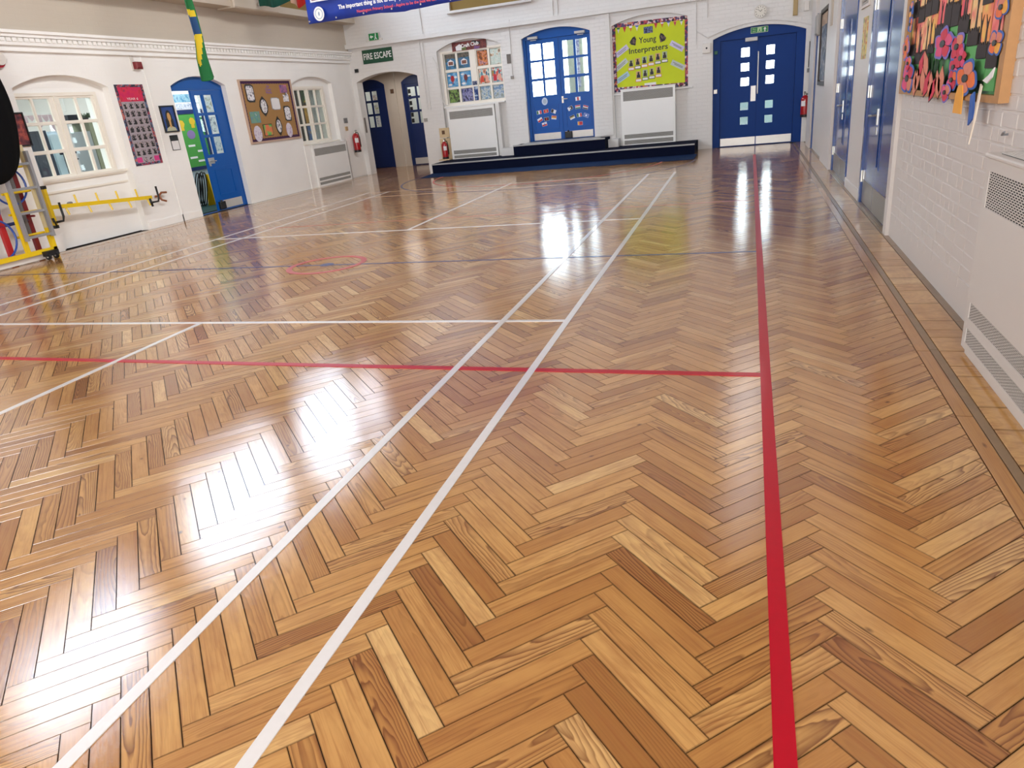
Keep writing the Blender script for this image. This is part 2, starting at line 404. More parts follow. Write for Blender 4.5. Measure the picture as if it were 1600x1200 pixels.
XB = 5.045                                                  # right-hand edge of the herringbone field
whole, cut = [], []
rnd = random.Random(11)
for i in range(-18, 4):
    for j in range(-30, 180):
        c = Vector((X0 + i * PX, Y0 + j * PY))
        for k, (o, d, w) in enumerate(((c, D1, D2), (c + D1 * L_, D2, D1))):
            poly = [o, o + d * L_, o + d * L_ + w * W_, o + w * W_]
            poly = [(p.x, p.y) for p in poly]
            cx = sum(p[0] for p in poly) / 4; cy = sum(p[1] for p in poly) / 4
            if cx > XB + 0.3 or cy < -6.6 or cy > 13.3 or cx < -6.6 or (cx < -5.3 and cy < 11) or (cx > -3.4 and cy > 11.2): continue
            if area2(poly) < 0: poly = poly[::-1]
            pc = clip(poly, 1, 0, XB)
            if cy < 11: pc = clip(pc, -1, 0, 5.25) if pc else pc
            if len(pc) < 3 or area2(pc) < 2e-4: continue
            r = (rnd.random(), rnd.random(), rnd.random(), 1.0)
            tilt = (rnd.gauss(0, 0.0016), rnd.gauss(0, 0.003))
            rec = (k, o, d, w, pc, r, tilt, (cx, cy))
            if len(pc) == 4 and abs(area2(pc) - L_ * W_) < 1e-4: whole.append(rec)
            else: cut.append(rec)
def seen(rec):
    P = [pix(x, y) for x, y in rec[4]]
    if any(p is None for p in P): return 0
    A = [(min(1600, max(0, p[0])), min(1200, max(0, p[1]))) for p in P]
    return abs(area2(A))
whole.sort(key=seen, reverse=True)
def local_mesh(name, u0, u1, v0, v1, h):
    out = inset([(u0, v0), (u1, v0), (u1, v1), (u0, v1)], G_); top = inset(out, 0.0005)
    cx, cy = (u0 + u1) / 2, (v0 + v1) / 2
    vs, fs = block_geo(top, out, h)
    me = bpy.data.meshes.new(name); me.from_pydata([(x - cx, y - cy, z) for x, y, z in vs], [], fs)
    uv = me.uv_layers.new(name='UVMap')
    for l in me.loops:
        x, y, z = vs[l.vertex_index]; uv.data[l.index].uv = (x, y)
    me.materials.append(WOOD_O); return me
BLK = local_mesh('wood_block', 0, L_, 0, W_, 0.008)
NIND = 300
for rec in whole[:NIND]:
    k, o, d, w, pc, r, tilt, c = rec
    ob = bpy.data.objects.new('wood_block', BLK); COL.objects.link(ob); ob.parent = floor
    org = ORG[floor]
    flip = rnd.random() < 0.5
    ang = math.atan2(d.y, d.x) + (PI if flip else 0)
    ob.location = Vector((c[0], c[1], 0)) - org
    ob.rotation_euler = (tilt[1], tilt[0], ang); ob.color = r
def joined(name, recs, mat, h=0.008):
    V, F, UV, RC = [], [], [], []
    for k, o, d, w, pc, r, tilt, c in recs:
        out = inset(pc, G_)
        if len(out) < 3 or area2(out) < 1e-5: continue
        top = inset(out, 0.0005)
        if len(top) != len(out) or area2(top) < 1e-5: continue
        vs, fs = block_geo(top, out, h)
        b0 = len(V)
        for x, y, z in vs:
            q = Vector((x, y)) - o; u, v = q.dot(d), q.dot(w)
            V.append((x, y, z + (u - L_ / 2) * tilt[0] + (v - W_ / 2) * tilt[1])); UV.append((u, v)); RC.append(r)
        F += [tuple(b0 + t for t in f) for f in fs]
    me = bpy.data.meshes.new(name); org = ORG[floor]
    me.from_pydata([(x - org.x, y - org.y, z - org.z) for x, y, z in V], [], F)
    uv = me.uv_layers.new(name='UVMap'); at = me.attributes.new('rnd', 'FLOAT_COLOR', 'POINT')
    li = [0] * len(me.loops); me.loops.foreach_get('vertex_index', li)
    uv.data.foreach_set('uv', [q for i in li for q in UV[i]])
    at.data.foreach_set('color', [q for r in RC for q in r])
    me.materials.append(mat)
    ob = bpy.data.objects.new(name, me); COL.objects.link(ob); ob.parent = floor; ORG[ob] = org; ob['kind'] = 'stuff'
    return ob
joined('wood_blocks', whole[NIND:] + cut, WOOD_S)
obj('rear_floor', MB().box(-5.48, 5.4, -14.0, -6.65, -0.008, 0.0), paint('rear_pine', (188, 136, 84), 0.4, 0.15, 9, coat=0.6), floor)
def plank(name, x0, x1, y0, y1, along, tint, mat=None, z=0.0):      # one border board, its own mesh
    r = (rnd.random(), rnd.random(), tint, 1.0)
    while (29.3 * r[0] + 61.7 * r[1]) % 1.0 > 0.5: r = (rnd.random(), rnd.random(), tint, 1.0)   # straight-grained boards
    out = inset([(x0, y0), (x1, y0), (x1, y1), (x0, y1)], 0.0016); top = inset(out, 0.0014)
    vs, fs = block_geo(top, out)
    org = ORG[floor]; me = bpy.data.meshes.new(name); me.from_pydata([(x - org.x, y - org.y, zz + z - org.z) for x, y, zz in vs], [], fs)
    uv = me.uv_layers.new(name='UVMap'); at = me.attributes.new('rnd', 'FLOAT_COLOR', 'POINT')
    for l in me.loops:
        x, y, zz = vs[l.vertex_index]
        a, b = ((x - x0) / (x1 - x0), (y - y0) / (y1 - y0)) if along == 'x' else ((y - y0) / (y1 - y0), (x - x0) / (x1 - x0))
        uv.data[l.index].uv = (0.001 + a * 0.4385, 0.0012 + b * 0.0683)
    at.data.foreach_set('color', [q for _ in vs for q in r])
    me.materials.append(mat or WOOD_S)
    ob = bpy.data.objects.new(name, me); COL.objects.link(ob); ob.parent = floor; ORG[ob] = org; return ob
y = -6.2
while y < 10.9:                                                     # long board beside the herringbone
    n = rnd.uniform(0.62, 0.82); plank('border_board', 5.047, 5.112, y, min(y + n, 11.0), 'y', rnd.uniform(0.1, 0.55)); y += n
STRIP = paint('worn_oak_strip', (134, 104, 68), 0.4, 0.35, 9, 0.2, 120, coat=0.5)
y = -6.2
while y < 10.9:
    n = rnd.uniform(1.6, 2.2); plank('border_strip', 5.112, 5.152, y, min(y + n, 11.0), 'y', 0.2, STRIP); y += n
ys = [-6.2]
while ys[-1] < 10.9: ys.append(ys[-1] + rnd.choice((0.13, 0.17, 0.2, 0.22, 0.3, 0.36)))
for a, c in zip(ys, ys[1:]):
    if a < 8.2: plank('edge_board', 5.153, 5.335, a, c, 'x', rnd.uniform(0.45, 1.0))
    else: plank('edge_board', 5.153, 5.335, a, c, 'x', rnd.uniform(0.3, 0.8))
y = -6.2
while y < 10.9:
    plank('wall_strip', 5.336, 5.42, y, min(y + 2.1, 11.08), 'y', 0.1, STRIP); y += 2.1
y = -1.0
while y < 11:                                                       # pale border along the left wall
    n = rnd.uniform(0.6, 1.0); plank('border_board', -5.48, -5.25, y, min(y + n, 11.08), 'y', rnd.uniform(0.6, 1.0)); y += n

TH = 0.0101; ct, st = math.cos(TH), math.sin(TH)
def court(x, y): return (ct * x - st * y, st * x + ct * y)
def line(name, p, q, w, mat, rot=True, z=0.0026):
    if rot: p, q = court(*p), court(*q)
    a, b = Vector(p), Vector(q); d = (b - a); n = max(1, int(d.length / 0.5)); d.normalize(); s = Vector((-d.y, d.x)) * (w / 2)
    vs, fs = [], []
    for i in range(n + 1):
        c = a.lerp(b, i / n)
        for t in (-1, 1):
            e = c + s * t; vs += [(e.x, e.y, z), (e.x, e.y, -0.006)]
    for i in range(n):
        o = i * 4; fs += [(o, o + 2, o + 6, o + 4)[::1], (o, o + 4, o + 5, o + 1), (o + 2, o + 3, o + 7, o + 6)]
    m = MB(); m.add(vs, [(f[0], f[1], f[2], f[3]) for f in fs]); return obj(name, m, mat, floor)
def ring(name, cx, cy, r, w, a0, a1, mat, z=0.0028, n=64):
    vs, fs = [], []
    for i in range(n + 1):
        t = a0 + (a1 - a0) * i / n
        for q in (r - w / 2, r + w / 2): vs += [(cx + q * math.cos(t), cy + q * math.sin(t), z), (cx + q * math.cos(t), cy + q * math.sin(t), -0.006)]
    for i in range(n):
        o = i * 4; fs += [(o, o + 2, o + 6, o + 4), (o, o + 4, o + 5, o + 1), (o + 2, o + 3, o + 7, o + 6)]
    return obj(name, MB().add(vs, fs), mat, floor)
line('red_line', (4.30, -6.6), (4.295, 8.9), 0.05, L_RED, False)
line('red_line', (-5.2, -2.83), (4.285, -2.885), 0.05, L_RED, False, 0.0024)
line('red_line', (-2.7, 2.75), (4.2, 3.02), 0.035, paint('worn_red_court_paint', (180, 92, 74), 0.4, 0.2, 14, coat=0.5), False, 0.0018)
line('blue_line', (-5.2, 0.03), (4.28, 0.03), 0.035, L_BLUE, False, 0.0018)
ring('red_circle', -0.05, 0.05, 0.395, 0.06, 0, 2 * PI, L_REDF, 0.0026)
obj('blue_spot', MB().disc(-0.05, 0.05, 0.075, 0.075, -0.004, 0.003, 20), L_BLUE, floor)
ring('blue_arc', 0.05, 8.85, 3.12, 0.04, -PI - 0.2, 0.0, L_BLUE, 0.0018)
ring('red_arc', 0.05, 8.9, 2.46, 0.035, -PI - 0.2, 0.0, L_REDF, 0.0016)
for x, y0, y1 in ((3.03, -6.7, 6.7), (2.57, -6.7, 6.7), (-2.57, -6.7, 6.7), (-3.03, -6.7, 6.7), (0, -6.7, -2.0), (0, 2.0, 6.68)):
    line('white_line', (x, y0), (x, y1), 0.043, L_WHITE, True, 0.003)
for yy in (-1.99, 2.0): line('white_line', (-3.05, yy), (3.03, yy), 0.04, L_WHITE, True, 0.0028)
for yy in (5.92, 6.68): line('white_line', (-3.05, yy), (3.05, yy), 0.032, L_WHITEF, True, 0.0022)

# ------------------------------------------------------------------ shell
def wall(name, mp, outer, holes, mat, t=0.3, label=None):
    return obj(name, MB(mp).solid(outer, holes, -t, 0), mat, kind='structure', label=label)
NICHE1 = arch(1.60, 3.26, 0.0, 2.26, 2.43)
DOOR1 = arch(4.63, 6.10, 0.0, 2.26, 2.42)
NICHE2 = arch(8.38, 10.06, 0.0, 2.28, 2.42)
def wall_with_floor_gaps(name, mp, a0, a1, z1, gaps, holes, mat, t=0.3, label=None):   # gaps reach the floor: traced into the outline
    out = [(a0, 0.0)]
    for g in sorted(gaps, key=lambda g: g[0][0]):
        out += [g[0]] + [g[i] for i in range(len(g) - 1, 1, -1)] + [g[1]]
    out += [(a1, 0.0), (a1, z1), (a0, z1)]
    return obj(name, MB(mp).solid(out, holes, -t, 0), mat, kind='structure', label=label)
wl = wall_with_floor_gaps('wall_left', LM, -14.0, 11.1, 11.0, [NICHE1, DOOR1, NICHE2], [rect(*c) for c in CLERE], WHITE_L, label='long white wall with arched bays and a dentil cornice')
ARCH = arch(-5.38, -3.68, 0.0, 2.27, 2.43)
NWIN = arch(-3.09, -1.44, 0.22, 2.74, 2.93)
MDOOR = arch(-0.93, 0.70, 0.47, 2.76, 2.92)
NBOARD = arch(1.20, 2.86, 0.22, 2.78, 2.93)
RDOOR = arch(3.39, 5.27, 0.0, 2.25, 2.43)
wb = wall_with_floor_gaps('wall_back', BM, -5.5, 5.7, 11.0, [ARCH, RDOOR], [NWIN, MDOOR, NBOARD], WHITE_B, label='white painted brick end wall with blue doors')
FDOOR = rect(3.74, 5.58, 0.0, 2.7); NDOOR = rect(0.66, 2.46, 0.0, 2.7)
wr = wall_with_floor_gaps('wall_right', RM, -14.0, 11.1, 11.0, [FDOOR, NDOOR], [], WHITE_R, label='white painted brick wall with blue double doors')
obj('wall_front', MB().box(-5.8, 5.7, -14.3, -14.0, 0, 11.3), WHITE, kind='structure')
obj('ceiling', MB().solid(rect(-9.3, 5.7, -14.3, 11.4), [], 11.0, 11.2), paint('ceiling_paint', (132, 116, 98), 0.8), kind='structure')
# niche backs
obj('trim_1', MB(LM).solid(arch(1.56, 3.30, 0.0, 2.30, 2.47), [rect(1.655, 3.005, 1.03, 2.15)], -0.26, -0.12), WHITE_L, wl)
obj('trim_2', MB(LM).solid(arch(8.34, 10.10, 0.0, 2.32, 2.46), [rect(8.50, 9.70, 1.03, 2.16)], -0.26, -0.10), WHITE_L, wl)
obj('trim_3', MB(BM).solid(arch(-3.13, -1.40, 0.20, 2.78, 2.97), [rect(-2.96, -1.47, 1.52, 2.68)], -0.26, -0.10), WHITE_B, wb)
obj('trim_4', MB(BM).solid(arch(1.16, 2.90, 0.20, 2.82, 2.97), [], -0.26, -0.09), WHITE_B, wb)
# mouldings of the left wall
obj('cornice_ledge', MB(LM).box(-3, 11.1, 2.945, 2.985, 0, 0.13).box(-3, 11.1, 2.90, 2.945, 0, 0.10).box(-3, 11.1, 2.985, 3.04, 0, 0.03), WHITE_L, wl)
den = MB(LM); q = -2.0
while q < 11.0: den.box(q, q + 0.06, 2.845, 2.895, 0.0, 0.085); q += 0.09
obj('dentils', den, WHITE_L, wl, kind='stuff')
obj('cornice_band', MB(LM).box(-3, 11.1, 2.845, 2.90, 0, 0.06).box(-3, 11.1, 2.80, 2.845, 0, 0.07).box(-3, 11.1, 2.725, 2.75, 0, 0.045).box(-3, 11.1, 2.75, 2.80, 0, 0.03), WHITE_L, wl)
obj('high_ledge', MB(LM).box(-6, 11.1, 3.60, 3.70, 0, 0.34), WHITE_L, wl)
obj('pier_joint', MB(LM).box(4.10, 4.125, 0.0, 2.72, 0, 0.012), WHITE_L, wl)
obj('baseboard_left', MB(LM).box(3.30, 4.60, 0.0, 0.12, 0, 0.012).box(6.14, 8.34, 0, 0.02, 0, 0.01), WHITE_L, kind='structure')
obj('sill_moulding', MB(LM).box(1.62, 3.22, 0.815, 0.845, -0.12, -0.095).box(1.60, 3.26, 0.985, 1.02, -0.12, -0.07), JOINERY, wl)
obj('skirting_gap', MB(LM).box(1.72, 3.22, 0.0, 0.009, -0.12, -0.112), DARK, wl)
# ledge and trunking of the back wall
obj('trunking', MB(BM).box(-5.5, 5.38, 3.045, 3.15, 0, 0.09).box(-5.5, 3.0, 2.985, 2.995, 0, 0.02), WHITE_B, wb)
obj('ledge_line', MB(BM).box(3.03, 5.38, 2.95, 2.962, 0, 0.012).box(3.03, 5.38, 2.62, 2.63, 0, 0.012), WHITE_B, wb)
hood = MB(BM); pts = arch(3.28, 5.36, 0, 2.30, 2.50)[2:]
hood.tube([(a, b, 0.012) for a, b in pts], 0.012, 6); hood.tube([(3.28, 2.30, 0.012), (3.04, 2.46, 0.012)], 0.012, 6)
obj('cable_conduit', hood, WHITE_B, wb)

# ------------------------------------------------------------------ joinery builders
def glazed(name, mp, a0, a1, b0, b1, cells, d0, d1, mat, parent, glass=True, label=None):
    """a leaf or sash: plate with rectangular openings, a bead round each and a pane in each"""
    leaf = obj(name, MB(mp).solid(rect(a0, a1, b0, b1), [rect(*c) for c in cells], d0, d1), mat, parent, label=label)
    for c in cells:
        m = MB(mp); k = 0.006
        m.solid(rect(*c), [rect(c[0] + k, c[1] - k, c[2] + k, c[3] - k)], (d0 + d1) / 2 - 0.004, d1 - 0.006)
        obj('glazing_bead', m, mat, leaf)
        if glass: obj('pane', MB(mp).box(c[0], c[1], c[2], c[3], (d0 + d1) / 2 - 0.003, (d0 + d1) / 2), GLASS, leaf)
    return leaf
def grid(cols, rows): return [(a0, a1, b0, b1) for (a0, a1) in cols for (b0, b1) in rows]
def lever(mp, a, b, d, s, parent, mat=STEEL, rose=True):
    m = MB(mp); m.box(a - 0.022, a + 0.022, b - 0.09, b + 0.06, d, d + 0.008)
    m.tube([(a, b, d + 0.005), (a, b, d + 0.055), (a + s * 0.02, b, d + 0.06), (a + s * 0.13, b - 0.004, d + 0.058)], 0.010, 8)
    return obj('handle', m, mat, parent, label='steel lever handle')
def grille(mp, a0, a1, b0, b1, d, parent, nrow, ncol, mat=GRILLE, back=DARK, th=0.004, name='grille', bar=0.36):
    g = MB(mp); h = (b1 - b0) / nrow; t = bar
    for i in range(nrow + 1): g.box(a0, a1, b0 + i * h - h * t / 2, b0 + i * h + h * t / 2, d, d + th)
    w = (a1 - a0) / ncol
    for i in range(nrow):
        o = 0.5 if i % 2 else 0.0
        for j in range(ncol + 1):
            x = a0 + (j + o) * w
            if x > a1: continue
            g.box(x - w * 0.10, x + w * 0.10, b0 + i * h, b0 + (i + 1) * h, d, d + th * 0.9)
    o = obj(name, g, mat, parent, kind='stuff')
    obj('grille_backing', MB(mp).box(a0, a1, b0, b1, d - 0.003, d - 0.001), back, parent)
    return o
def heater(mp, a0, a1, b0, b1, dp, label, top, low, nr, nc, loc, d0=0.0, mat=HEATER, gm=GRILLE):
    t = thing('convector_heater', label, 'heater', loc)
    hs = [(a0 + 0.05, a1 - 0.05, z0, z1) for z0, z1 in [top] + low]
    obj('casing', MB(mp).solid(rect(a0, a1, b0, b1), [rect(*h) for h in hs], dp - 0.012, dp).box(a0, a0 + 0.012, b0, b1, d0, dp - 0.012).box(a1 - 0.012, a1, b0, b1, d0, dp - 0.012)
        .box(a0, a1, b1 - 0.012, b1, d0, dp - 0.012).box(a0 + 0.02, a1 - 0.02, b0, b1 - 0.02, d0, dp - 0.05), mat, t)
    obj('top_rim', MB(mp).bbox(a0 - 0.012, a1 + 0.012, b1, b1 + 0.02, d0, dp + 0.012, 0.006), mat, t)
    for h, k in zip(hs, [1] + [0.7] * len(low)): grille(mp, *h, dp - (0.010 if nr < 15 else 0.004), t, max(3, int(nr * k)), nc, gm, th=0.004 if nr < 15 else 0.0012, bar=0.36 if nr < 15 else 0.40, back=DARK if nr > 15 else MIDGREY)
    return t
def extinguisher(x, y, z, label, toward, h=0.46, r=0.075, group=None, bracket=None):
    t = thing('fire_extinguisher', label, 'extinguisher', (x, y, z), group)
    obj('cylinder', MB().lathe((x, y, z), [(r * 0.96, 0.0), (r, 0.012), (r, h * 0.80), (r * 0.93, h * 0.87), (r * 0.62, h * 0.95), (r * 0.3, h)], 22), RED, t, smooth=True)
    obj('base_ring', MB().lathe((x, y, z), [(r * 1.02, -0.002), (r * 1.03, 0.05), (r * 1.0, 0.052)], 22), BLACK, t)
    obj('valve', MB().lathe((x, y, z + h), [(r * 0.3, -0.005), (r * 0.3, 0.03), (r * 0.18, 0.035), (r * 0.18, 0.055)], 12), STEEL, t)
    tx, ty = toward; sx, sy = -ty, tx
    obj('carry_handle', MB().tube([(x, y, z + h + 0.05), (x + tx * 0.05, y + ty * 0.05, z + h + 0.065), (x + tx * 0.11, y + ty * 0.11, z + h + 0.055)], 0.009, 6)
        .tube([(x, y, z + h + 0.03), (x + tx * 0.05, y + ty * 0.05, z + h + 0.03), (x + tx * 0.10, y + ty * 0.10, z + h + 0.015)], 0.008, 6), BLACK, t)
    obj('hose', MB().tube([(x + sx * 0.015, y + sy * 0.015, z + h + 0.02), (x + sx * 0.075, y + sy * 0.075, z + h + 0.0), (x + sx * (r + 0.018), y + sy * (r + 0.018), z + h * 0.75), (x + sx * (r + 0.016), y + sy * (r + 0.016), z + h * 0.25)], [0.010, 0.011, 0.012, 0.015], 8), BLACK, t, smooth=True)
    m = MB(); n = 6
    a = math.atan2(ty, tx) - 0.25
    for z0, z1 in ((h * 0.50, h * 0.74),):
        vs = [(x + (r + 0.0015) * math.cos(a - 0.55 + 1.1 * i / n), y + (r + 0.0015) * math.sin(a - 0.55 + 1.1 * i / n), z + q) for i in range(n + 1) for q in (z0, z1)]
        m.add(vs, [(2 * i, 2 * i + 2, 2 * i + 3, 2 * i + 1) for i in range(n)])
    obj('paper_label', m, PAPER, t)
    return t

# ------------------------------------------------------------------ left wall: window 1, door 1, window 2
w1 = thing('window_1', 'cream window of two six-pane sashes in the arched bay behind the yellow rail', None, (-5.62, 2.33, 1.03), kind='structure')
rows1 = [(1.05, 1.37), (1.41, 1.765), (1.80, 2.125)]
obj('window_frame', MB(LM).solid(rect(1.58, 3.08, 0.99, 2.20), [rect(1.63, 2.30, 1.035, 2.15), rect(2.335, 3.03, 1.035, 2.15)], -0.17, -0.10), JOINERY, w1)
glazed('sash', LM, 1.63, 2.30, 1.035, 2.15, grid([(1.665, 1.925), (1.955, 2.225)], rows1), -0.16, -0.115, JOINERY, w1)
glazed('sash', LM, 2.335, 3.03, 1.035, 2.15, grid([(2.395, 2.675), (2.71, 2.99)], rows1), -0.16, -0.115, JOINERY, w1)
obj('window_sill', MB(LM).bbox(1.60, 3.20, 0.96, 0.99, -0.12, -0.085, 0.006), JOINERY, w1)
w2 = thing('window_2', 'cream window of small panes in the arched bay above the low heater', None, (-5.60, 9.1, 1.03), kind='structure')
rows2 = [(1.045, 1.38), (1.415, 1.765), (1.80, 2.145)]
obj('window_frame', MB(LM).solid(rect(8.36, 9.78, 0.99, 2.22), [rect(8.50, 9.06, 1.03, 2.16), rect(9.08, 9.70, 1.03, 2.16)], -0.14, -0.075), JOINERY, w2)
glazed('sash', LM, 8.50, 9.06, 1.03, 2.16, grid([(8.53, 8.71), (8.745, 9.0)], rows2), -0.135, -0.09, JOINERY, w2)
glazed('sash', LM, 9.08, 9.70, 1.03, 2.16, grid([(9.12, 9.37), (9.41, 9.66)], rows2), -0.135, -0.09, JOINERY, w2)
obj('window_sill', MB(LM).bbox(8.36, 9.95, 0.95, 0.99, -0.10, 0.03, 0.008), JOINERY, w2)

d1 = thing('door_1', 'blue arched doorway with one half-glazed leaf shut and the other side open to a corridor', None, (-5.6, 5.36, 0), kind='structure')
obj('door_frame', MB(LM).solid(arch(4.60, 6.13, 0.0, 2.28, 2.45), [rect(4.66, 6.07, 0.001, 2.19)], -0.20, -0.10), BLUE, d1)
obj('fanlight_panel', MB(LM).solid(arch(4.72, 6.01, 2.215, 2.225, 2.38), [], -0.10, -0.092), BLUE, d1)
lf1 = glazed('door_leaf', LM, 5.22, 6.06, 0.012, 2.185, grid([(5.30, 5.50), (5.55, 5.80)], [(1.04, 1.36), (1.40, 1.75), (1.79, 2.11)]), -0.15, -0.105, BLUE, d1)
obj('door_panel', MB(LM).solid(rect(5.36, 5.86, 0.28, 0.76), [rect(5.385, 5.835, 0.305, 0.735)], -0.105, -0.097), BLUE, lf1)
obj('kick_plate', MB(LM).box(5.40, 5.96, 0.03, 0.185, -0.105, -0.102), KICK, lf1, label='aluminium kick plate')
lever(LM, 5.28, 0.93, -0.105, 1, lf1)
obj('lock_plate', MB(LM).box(5.25, 5.42, 0.88, 0.99, -0.105, -0.10), STEEL, lf1)
obj('door_holder', MB(LM).bbox(5.24, 5.40, 0.03, 0.17, -0.105, -0.05, 0.01).tube([(5.30, 0.17, -0.07), (5.30, 0.20, -0.07)], 0.02, 8), BLACK, lf1, label='black door holder box')
obj('mid_lock_rail', MB(LM).box(5.30, 5.90, 0.80, 0.815, -0.105, -0.100), BLUE, lf1)

# corridor and rooms beyond the left wall
CORR = paint('corridor_wall', (176, 192, 202), 0.6, 0.05, 6)
obj('wall_corridor', MB().box(-7.25, -7.1, 4.3, 8.0, 0, 3.0), CORR, kind='structure')
obj('wall_partition', MB().box(-9.2, -5.81, 4.15, 4.3, 0, 3.0), WHITE, kind='structure')
obj('wall_partition', MB().box(-9.2, -5.81, 8.0, 8.15, 0, 3.0), WHITE, kind='structure')
obj('wall_classroom', MB().box(-9.35, -9.2, -1.0, 11.4, 0, 3.0), WHITE, kind='structure')
obj('wall_classroom', MB().box(-9.2, -5.81, -1.0, -0.85, 0, 3.0), WHITE, kind='structure')
obj('wall_classroom', MB().box(-9.2, -6.75, 11.26, 11.4, 0, 3.0), WHITE, kind='structure')
obj('ceiling_classroom', MB().box(-9.35, -5.81, -1.0, 11.4, 3.0, 3.1), WHITE, kind='structure')
obj('floor_corridor', MB().box(-7.1, -5.85, 4.3, 8.0, -0.008, 0.004), paint('dark_green_matting', (18, 62, 60), 0.9, 0.2, 60), kind='structure')
CM = lambda a, b, d: Vector((-7.1 + d, a, b))
gb = thing('display_board', 'green display board on the corridor wall seen through the open blue doorway', 'display board', (-7.09, 6.6, 0.74))
obj('backing', MB(CM).box(5.9, 7.15, 0.78, 1.86, 0.002, 0.02), paint('green_backing', (72, 150, 66), 0.8, 0.1, 8), gb)
obj('border', MB(CM).solid(rect(5.86, 7.19, 0.72, 1.93), [rect(5.93, 7.12, 0.79, 1.85)], 0.0, 0.03), NAVY, gb)
for a, b, w, h, c in ((6.62, 1.22, 0.2, 0.04, PAPER), (6.86, 1.10, 0.2, 0.04, PAPER), (6.60, 0.98, 0.22, 0.04, PAPER), (6.82, 0.90, 0.22, 0.04, PAPER)):
    obj('caption_strip', MB(CM).box(a - w / 2, a + w / 2, b - h / 2, b + h / 2, 0.02, 0.023), c, gb)
obj('purple_disc', MB(CM).disc(6.68, 1.44, 0.12, 0.09, 0.02, 0.024), paint('lilac_card', (128, 110, 160), 0.7), gb)
for a, b in ((6.47, 1.66), (6.80, 1.70)): obj('yellow_cutout', MB(CM).disc(a, b, 0.09, 0.08, 0.02, 0.024, 7).box(a - 0.05, a + 0.05, b - 0.13, b - 0.07, 0.02, 0.023), paint('yellow_card', (206, 172, 40), 0.7), gb)
wp = thing('wall_poster', 'blue and white printed poster above the green board in the corridor', 'poster', (-7.09, 6.6, 1.95))
obj('sheet', MB(CM).box(6.0, 7.3, 1.94, 2.30, 0.002, 0.01), PAPER, wp)
obj('print', MB(CM).box(6.36, 6.98, 2.08, 2.24, 0.01, 0.012), pattern('blue_print', [(0.3, (60, 130, 170)), (0.55, (150, 190, 205)), (0.75, (40, 90, 140))], 14), wp)
obj('print', MB(CM).box(6.40, 6.98, 1.95, 2.06, 0.01, 0.012), pattern('grey_print', [(0.3, (120, 140, 170)), (0.6, (215, 220, 230)), (0.8, (120, 140, 170))], 30), wp)
pb = thing('pinned_notices', 'white panel of pinned papers on the corridor wall behind the glass of the blue door', 'notice', (-7.09, 7.55, 1.0))
obj('panel', MB(CM).box(7.22, 7.98, 0.95, 2.25, 0.002, 0.012), PAPER, pb)
for k in range(6): obj('pinned_paper', MB(CM).box(7.27 + 0.36 * (k % 2), 7.56 + 0.36 * (k % 2), 1.05 + 0.4 * (k // 2), 1.36 + 0.4 * (k // 2), 0.012, 0.014), pattern('paper_print_%d' % (k % 3), [(0.4, ((120, 150, 180), (150, 150, 130), (120, 130, 150))[k % 3]), (0.52, (216, 222, 226)), (0.7, (170, 180, 190))], 12), pb)
ws = thing('wet_floor_sign', 'yellow folding floor sign standing in the corridor behind the blue door', 'sign', (-6.6, 6.45, 0.004))
obj('front_board', MB().add([(-6.50, 6.25, 0.004), (-6.50, 6.60, 0.004), (-6.58, 6.56, 0.64), (-6.58, 6.29, 0.64), (-6.52, 6.25, 0.004), (-6.52, 6.60, 0.004), (-6.60, 6.56, 0.64), (-6.60, 6.29, 0.64)], [(0, 1, 2, 3), (7, 6, 5, 4), (0, 4, 5, 1), (1, 5, 6, 2), (2, 6, 7, 3), (3, 7, 4, 0)]), YELLOW, ws)
obj('back_board', MB().add([(-6.70, 6.25, 0.004), (-6.70, 6.60, 0.004), (-6.62, 6.56, 0.64), (-6.62, 6.29, 0.64), (-6.72, 6.25, 0.004), (-6.72, 6.60, 0.004), (-6.64, 6.56, 0.64), (-6.64, 6.29, 0.64)], [(0, 1, 2, 3), (7, 6, 5, 4), (0, 4, 5, 1), (1, 5, 6, 2), (2, 6, 7, 3), (3, 7, 4, 0)]), YELLOW, ws)
obj('warning_triangle', MB().add([(-6.528, 6.33, 0.30), (-6.528, 6.52, 0.30), (-6.548, 6.425, 0.46), (-6.534, 6.33, 0.30), (-6.534, 6.52, 0.30), (-6.554, 6.425, 0.46)], [(0, 1, 2), (5, 4, 3), (0, 3, 4, 1), (1, 4, 5, 2), (2, 5, 3, 0)]), BLACK, ws)
for k, (yy, rr) in enumerate(((6.10, 0.34), (6.13, 0.33), (6.16, 0.345), (6.19, 0.335))):
    hp = obj('hoop', MB().tube([(-6.75 + 0.03 * k + 0.08 * math.sin(t), yy + 0.08 * math.cos(t), 0.004 + rr + 0.012 + rr * math.sin(t)) for t in [2 * PI * i / 24 for i in range(24)]], 0.012, 6, True), BLACK)
    tag(hp, 'black hoop, %s in the bundle beside the yellow floor sign' % ('leftmost', 'second from left', 'third from left', 'rightmost')[k], 'hoop', 'hoops in the corridor')

